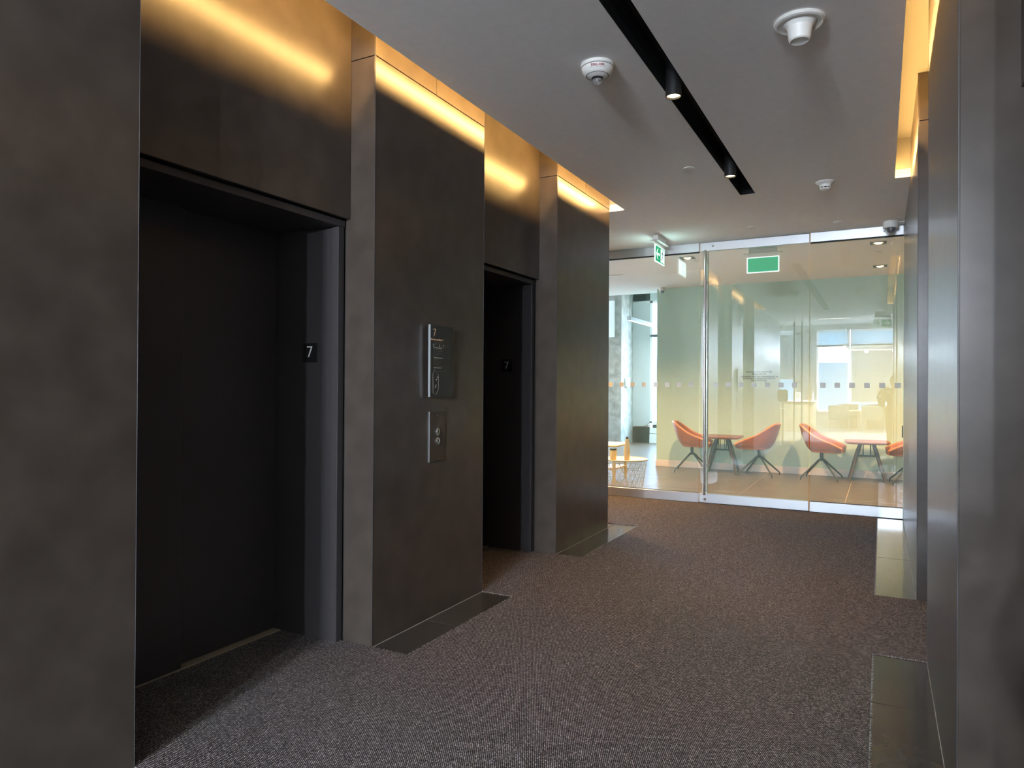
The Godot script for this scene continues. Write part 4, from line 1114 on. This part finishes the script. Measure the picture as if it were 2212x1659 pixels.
# ------------------------------------------------------------------ the photographer (mirrored in the glass)
# bones: [from, to, radius at from, radius at to]; joined with a smooth minimum and meshed as surface nets
func flesh(m: MB, bones: Array, k: float, cell: float) -> void:
	var lo := Vector3.ONE * 1e9
	var hi := -lo
	for b in bones:
		var r: float = maxf(b[2], b[3]) + cell * 3.0
		lo = lo.min(b[0] - Vector3.ONE * r).min(b[1] - Vector3.ONE * r)
		hi = hi.max(b[0] + Vector3.ONE * r).max(b[1] + Vector3.ONE * r)
	var nx := int((hi.x - lo.x) / cell) + 2
	var ny := int((hi.y - lo.y) / cell) + 2
	var nz := int((hi.z - lo.z) / cell) + 2
	var f := PackedFloat32Array()
	f.resize(nx * ny * nz); f.fill(1.0)
	for b in bones:
		var a: Vector3 = b[0]
		var ab: Vector3 = b[1] - a
		var l2 := maxf(ab.length_squared(), 1e-9)
		var r: float = maxf(b[2], b[3]) + k + cell * 2.0
		var g0 := ((a.min(b[1]) - Vector3.ONE * r - lo) / cell).floor()
		var g1 := ((a.max(b[1]) + Vector3.ONE * r - lo) / cell).ceil()
		for z in range(maxi(0, int(g0.z)), mini(nz, int(g1.z) + 1)):
			for y in range(maxi(0, int(g0.y)), mini(ny, int(g1.y) + 1)):
				var at := (z * ny + y) * nx
				for x in range(maxi(0, int(g0.x)), mini(nx, int(g1.x) + 1)):
					var p := lo + Vector3(x, y, z) * cell - a
					var t := clampf(p.dot(ab) / l2, 0.0, 1.0)
					var d: float = (p - ab * t).length() - lerpf(b[2], b[3], t)
					var h := clampf(0.5 + 0.5 * (f[at + x] - d) / k, 0.0, 1.0)
					f[at + x] = lerpf(f[at + x], d, h) - k * h * (1.0 - h)
	var vert := {}
	var sx := 1
	var sy := nx
	var sz := nx * ny
	for z in nz - 1:
		for y in ny - 1:
			for x in nx - 1:
				var i := (z * ny + y) * nx + x
				var c := [f[i], f[i + sx], f[i + sy], f[i + sx + sy], f[i + sz], f[i + sx + sz], f[i + sy + sz], f[i + sx + sy + sz]]
				var inside := 0
				for q in c: inside += 1 if q < 0.0 else 0
				if inside == 0 or inside == 8: continue
				var sum := Vector3.ZERO
				var cnt := 0
				for e in [[0, 1], [2, 3], [4, 5], [6, 7], [0, 2], [1, 3], [4, 6], [5, 7], [0, 4], [1, 5], [2, 6], [3, 7]]:
					var u: float = c[e[0]]
					var w: float = c[e[1]]
					if (u < 0.0) != (w < 0.0):
						var pa := Vector3(e[0] & 1, (e[0] >> 1) & 1, e[0] >> 2)
						var pb := Vector3(e[1] & 1, (e[1] >> 1) & 1, e[1] >> 2)
						sum += pa.lerp(pb, u / (u - w)); cnt += 1
				var nn := Vector3(c[1] + c[3] + c[5] + c[7] - c[0] - c[2] - c[4] - c[6], c[2] + c[3] + c[6] + c[7] - c[0] - c[1] - c[4] - c[5], c[4] + c[5] + c[6] + c[7] - c[0] - c[1] - c[2] - c[3]).normalized()
				vert[i] = [lo + (Vector3(x, y, z) + sum / cnt) * cell, nn]
	for i in vert:
		for ax in [[sx, sy, sz], [sy, sz, sx], [sz, sx, sy]]:
			if (f[i] < 0.0) == (f[i + ax[0]] < 0.0): continue
			var b1: int = i - ax[1]
			var b2: int = i - ax[2]
			var b3: int = i - ax[1] - ax[2]
			if vert.has(b1) and vert.has(b2) and vert.has(b3):
				var A: Array = vert[i]
				var B: Array = vert[b1]
				var C: Array = vert[b3]
				var D: Array = vert[b2]
				m.squad(A[0], B[0], C[0], D[0], A[1], B[1], C[1], D[1])

func hand_bones(wrist: Vector3, along: Vector3, curl: Vector3, thumb_side: Vector3) -> Array:
	var f := along.normalized()
	var c := (curl - f * curl.dot(f)).normalized()
	var s := f.cross(c).normalized()
	if s.dot(thumb_side) < 0: s = -s          # s points to the thumb side of the palm
	var out := []
	var palm := wrist + f * 0.085
	for q in [[0.030, 0.95, 0.0088], [0.010, 1.06, 0.009], [-0.011, 1.0, 0.0088], [-0.031, 0.8, 0.0078]]:
		var k0: Vector3 = palm + s * q[0]
		out.append([wrist + s * q[0] * 0.55, k0, 0.0155, 0.0115])
		var dirn := f
		var p := k0
		for seg in [[0.042, 0.5], [0.026, 0.75], [0.021, 0.45]]:
			dirn = (dirn * cos(seg[1]) + c * sin(seg[1])).normalized()
			c = (c - dirn * c.dot(dirn)).normalized()
			var nx: Vector3 = p + dirn * seg[0] * q[1]
			out.append([p, nx, q[2], q[2] * 0.93])
			p = nx
		c = (curl - f * curl.dot(f)).normalized()
	var t0 := wrist + f * 0.03 + s * 0.026
	var t1 := t0 + f * 0.026 + s * 0.026 + c * 0.008
	var t2 := t1 + f * 0.026 + s * 0.006 + c * 0.022
	var t3 := t2 + f * 0.014 - s * 0.004 + c * 0.02
	out.append([t0, t1, 0.0135, 0.0108]); out.append([t1, t2, 0.0105, 0.0095]); out.append([t2, t3, 0.0095, 0.0085])
	return out

func build_photographer() -> void:
	var o := Vector3(0.25, 0, 0.42)
	var P := thing("person", "person in dark clothes holding up a phone, mirrored faintly in the glass", "person", o)
	var hc := Vector3(0.0, 1.485, -0.04)
	var lw := Vector3(-0.30, 1.205, -0.33)     # wrists
	var rw := Vector3(-0.06, 1.20, -0.30)
	# head, neck and hands: one continuous skin mesh with the neck and wrists running into the clothes
	var skin := MB.new()
	flesh(skin, [[hc + Vector3(0, 0.035, 0.012), hc + Vector3(0, 0.03, -0.02), 0.082, 0.076], [hc + Vector3(0, -0.02, -0.03), hc + Vector3(0, -0.075, -0.055), 0.058, 0.034],
		[hc + Vector3(0, 0.0, -0.09), hc + Vector3(0, -0.022, -0.105), 0.009, 0.014], [hc + Vector3(-0.03, 0.018, -0.082), hc + Vector3(0.03, 0.018, -0.082), 0.012, 0.012],
		[hc + Vector3(-0.076, 0.01, 0.0), hc + Vector3(-0.078, -0.03, 0.004), 0.013, 0.009], [hc + Vector3(0.076, 0.01, 0.0), hc + Vector3(0.078, -0.03, 0.004), 0.013, 0.009],
		[hc + Vector3(-0.018, -0.052, -0.083), hc + Vector3(0.018, -0.052, -0.083), 0.009, 0.009],
		[hc + Vector3(0, -0.04, 0.02), Vector3(0, 1.30, 0.02), 0.053, 0.062]], 0.018, 0.0055)
	for h in [[lw, Vector3(0.25, 0.55, -0.8), Vector3(1, 0.1, -0.2), Vector3(0.2, 0.4, 0.9)], [rw, Vector3(-0.25, 0.6, -0.75), Vector3(-1, 0.1, -0.2), Vector3(-0.2, 0.4, 0.9)]]:
		var hb := hand_bones(h[0], h[1], h[2], h[3])
		hb.append([h[0] - (h[1] as Vector3).normalized() * 0.05 + Vector3(0, -0.01, 0.01), h[0], 0.026, 0.021])
		flesh(skin, hb, 0.006, 0.0042)
	put("body", skin.mesh(), mats.skin, P)
	var top := MB.new()
	flesh(top, [[Vector3(0, 0.86, 0.02), Vector3(0, 1.02, 0.02), 0.14, 0.13], [Vector3(-0.05, 0.86, 0.02), Vector3(0.05, 0.86, 0.02), 0.13, 0.13], [Vector3(0, 1.0, 0.02), Vector3(0, 1.18, 0.02), 0.13, 0.135],
		[Vector3(-0.09, 1.17, 0.02), Vector3(0.09, 1.17, 0.02), 0.115, 0.115], [Vector3(-0.155, 1.255, 0.02), Vector3(0.155, 1.255, 0.02), 0.065, 0.065], [Vector3(0, 1.25, 0.02), Vector3(0, 1.33, 0.02), 0.085, 0.063],
		[Vector3(-0.18, 1.25, 0.02), Vector3(-0.25, 1.0, -0.06), 0.06, 0.05], [Vector3(-0.25, 1.0, -0.06), lw + Vector3(-0.01, -0.04, 0.05), 0.05, 0.034],
		[Vector3(0.18, 1.25, 0.02), Vector3(0.17, 0.99, -0.06), 0.06, 0.05], [Vector3(0.17, 0.99, -0.06), rw + Vector3(0.03, -0.035, 0.04), 0.05, 0.034]], 0.045, 0.014)
	put("sweater", top.mesh(), mats.cloth_dark, P)
	var legs := MB.new()
	flesh(legs, [[Vector3(-0.06, 0.85, 0.02), Vector3(0.06, 0.85, 0.02), 0.125, 0.125], [Vector3(-0.085, 0.82, 0.02), Vector3(-0.095, 0.45, 0.01), 0.092, 0.064], [Vector3(-0.095, 0.45, 0.01), Vector3(-0.1, 0.07, 0.03), 0.06, 0.045],
		[Vector3(0.085, 0.82, 0.02), Vector3(0.095, 0.45, 0.01), 0.092, 0.064], [Vector3(0.095, 0.45, 0.01), Vector3(0.1, 0.07, 0.03), 0.06, 0.045]], 0.03, 0.014)
	put("trousers", legs.mesh(), mat("trouser_cloth", rgb(44, 46, 56), 0.9), P)
	for s in [-1.0, 1.0]:
		var sh := MB.new()
		flesh(sh, [[Vector3(0.1 * s, 0.05, 0.05), Vector3(0.105 * s, 0.04, -0.1), 0.042, 0.034], [Vector3(0.1 * s, 0.05, 0.05), Vector3(0.1 * s, 0.085, 0.03), 0.04, 0.045]], 0.02, 0.009)
		for i in sh.v.size(): sh.v[i].y = maxf(sh.v[i].y, 0.0)
		put("shoe", sh.mesh(), mat("shoe_leather", rgb(30, 28, 28), 0.5), P)
	var hair := MB.new()
	flesh(hair, [[hc + Vector3(0, 0.045, 0.02), hc + Vector3(0, 0.04, -0.012), 0.09, 0.084], [hc + Vector3(0, 0.02, 0.045), hc + Vector3(0, -0.06, 0.06), 0.078, 0.06], [hc + Vector3(-0.06, 0.03, 0.02), hc + Vector3(-0.066, -0.04, 0.03), 0.034, 0.026], [hc + Vector3(0.06, 0.03, 0.02), hc + Vector3(0.066, -0.04, 0.03), 0.034, 0.026]], 0.02, 0.008)
	for i in hair.v.size():   # fringe line: the hair stops above the brow
		var q: Vector3 = hair.v[i] - hc
		if q.z < -0.03 and q.y < 0.055: hair.v[i] += Vector3(0, 0.055 - q.y, 0.03) * 0.6
	put("hair", hair.mesh(), mats.hair, P)
	for s in [-1.0, 1.0]:
		put("eye", lath([[0.0, 0.008], [0.006, 0.006], [0.009, 0.0], [0.006, -0.006], [0.0, -0.008]], 10), mats.sign_white, P, hc + Vector3(0.031 * s, 0.0, -0.084))
		put("pupil", lath([[0.0, 0.004], [0.004, 0.0], [0.0, -0.004]], 8), mats.hair, P, hc + Vector3(0.031 * s, 0.0, -0.092))
	put("lips", tubem([hc + Vector3(-0.022, -0.052, -0.088), hc + Vector3(0, -0.052, -0.0935), hc + Vector3(0.022, -0.052, -0.088)], 0.0045, 6), mat("lip", rgb(150, 88, 80), 0.5), P)
	var ph := thing("phone", "dark phone held up by the photographer", "phone", Vector3(0.06, 1.333, 0.014))
	put("case", bxm(Vector3(-0.08, -0.039, 0.0), Vector3(0.08, 0.039, 0.009), 0.003), mats.dark_plastic, ph)
	put("screen", bxm(Vector3(-0.076, -0.035, 0.009), Vector3(0.076, 0.035, 0.0094)), mats.sign_black, ph)
	put("camera_bump", bxm(Vector3(-0.075, 0.0, -0.003), Vector3(-0.045, 0.034, 0.0), 0.001), mats.sign_black, ph)
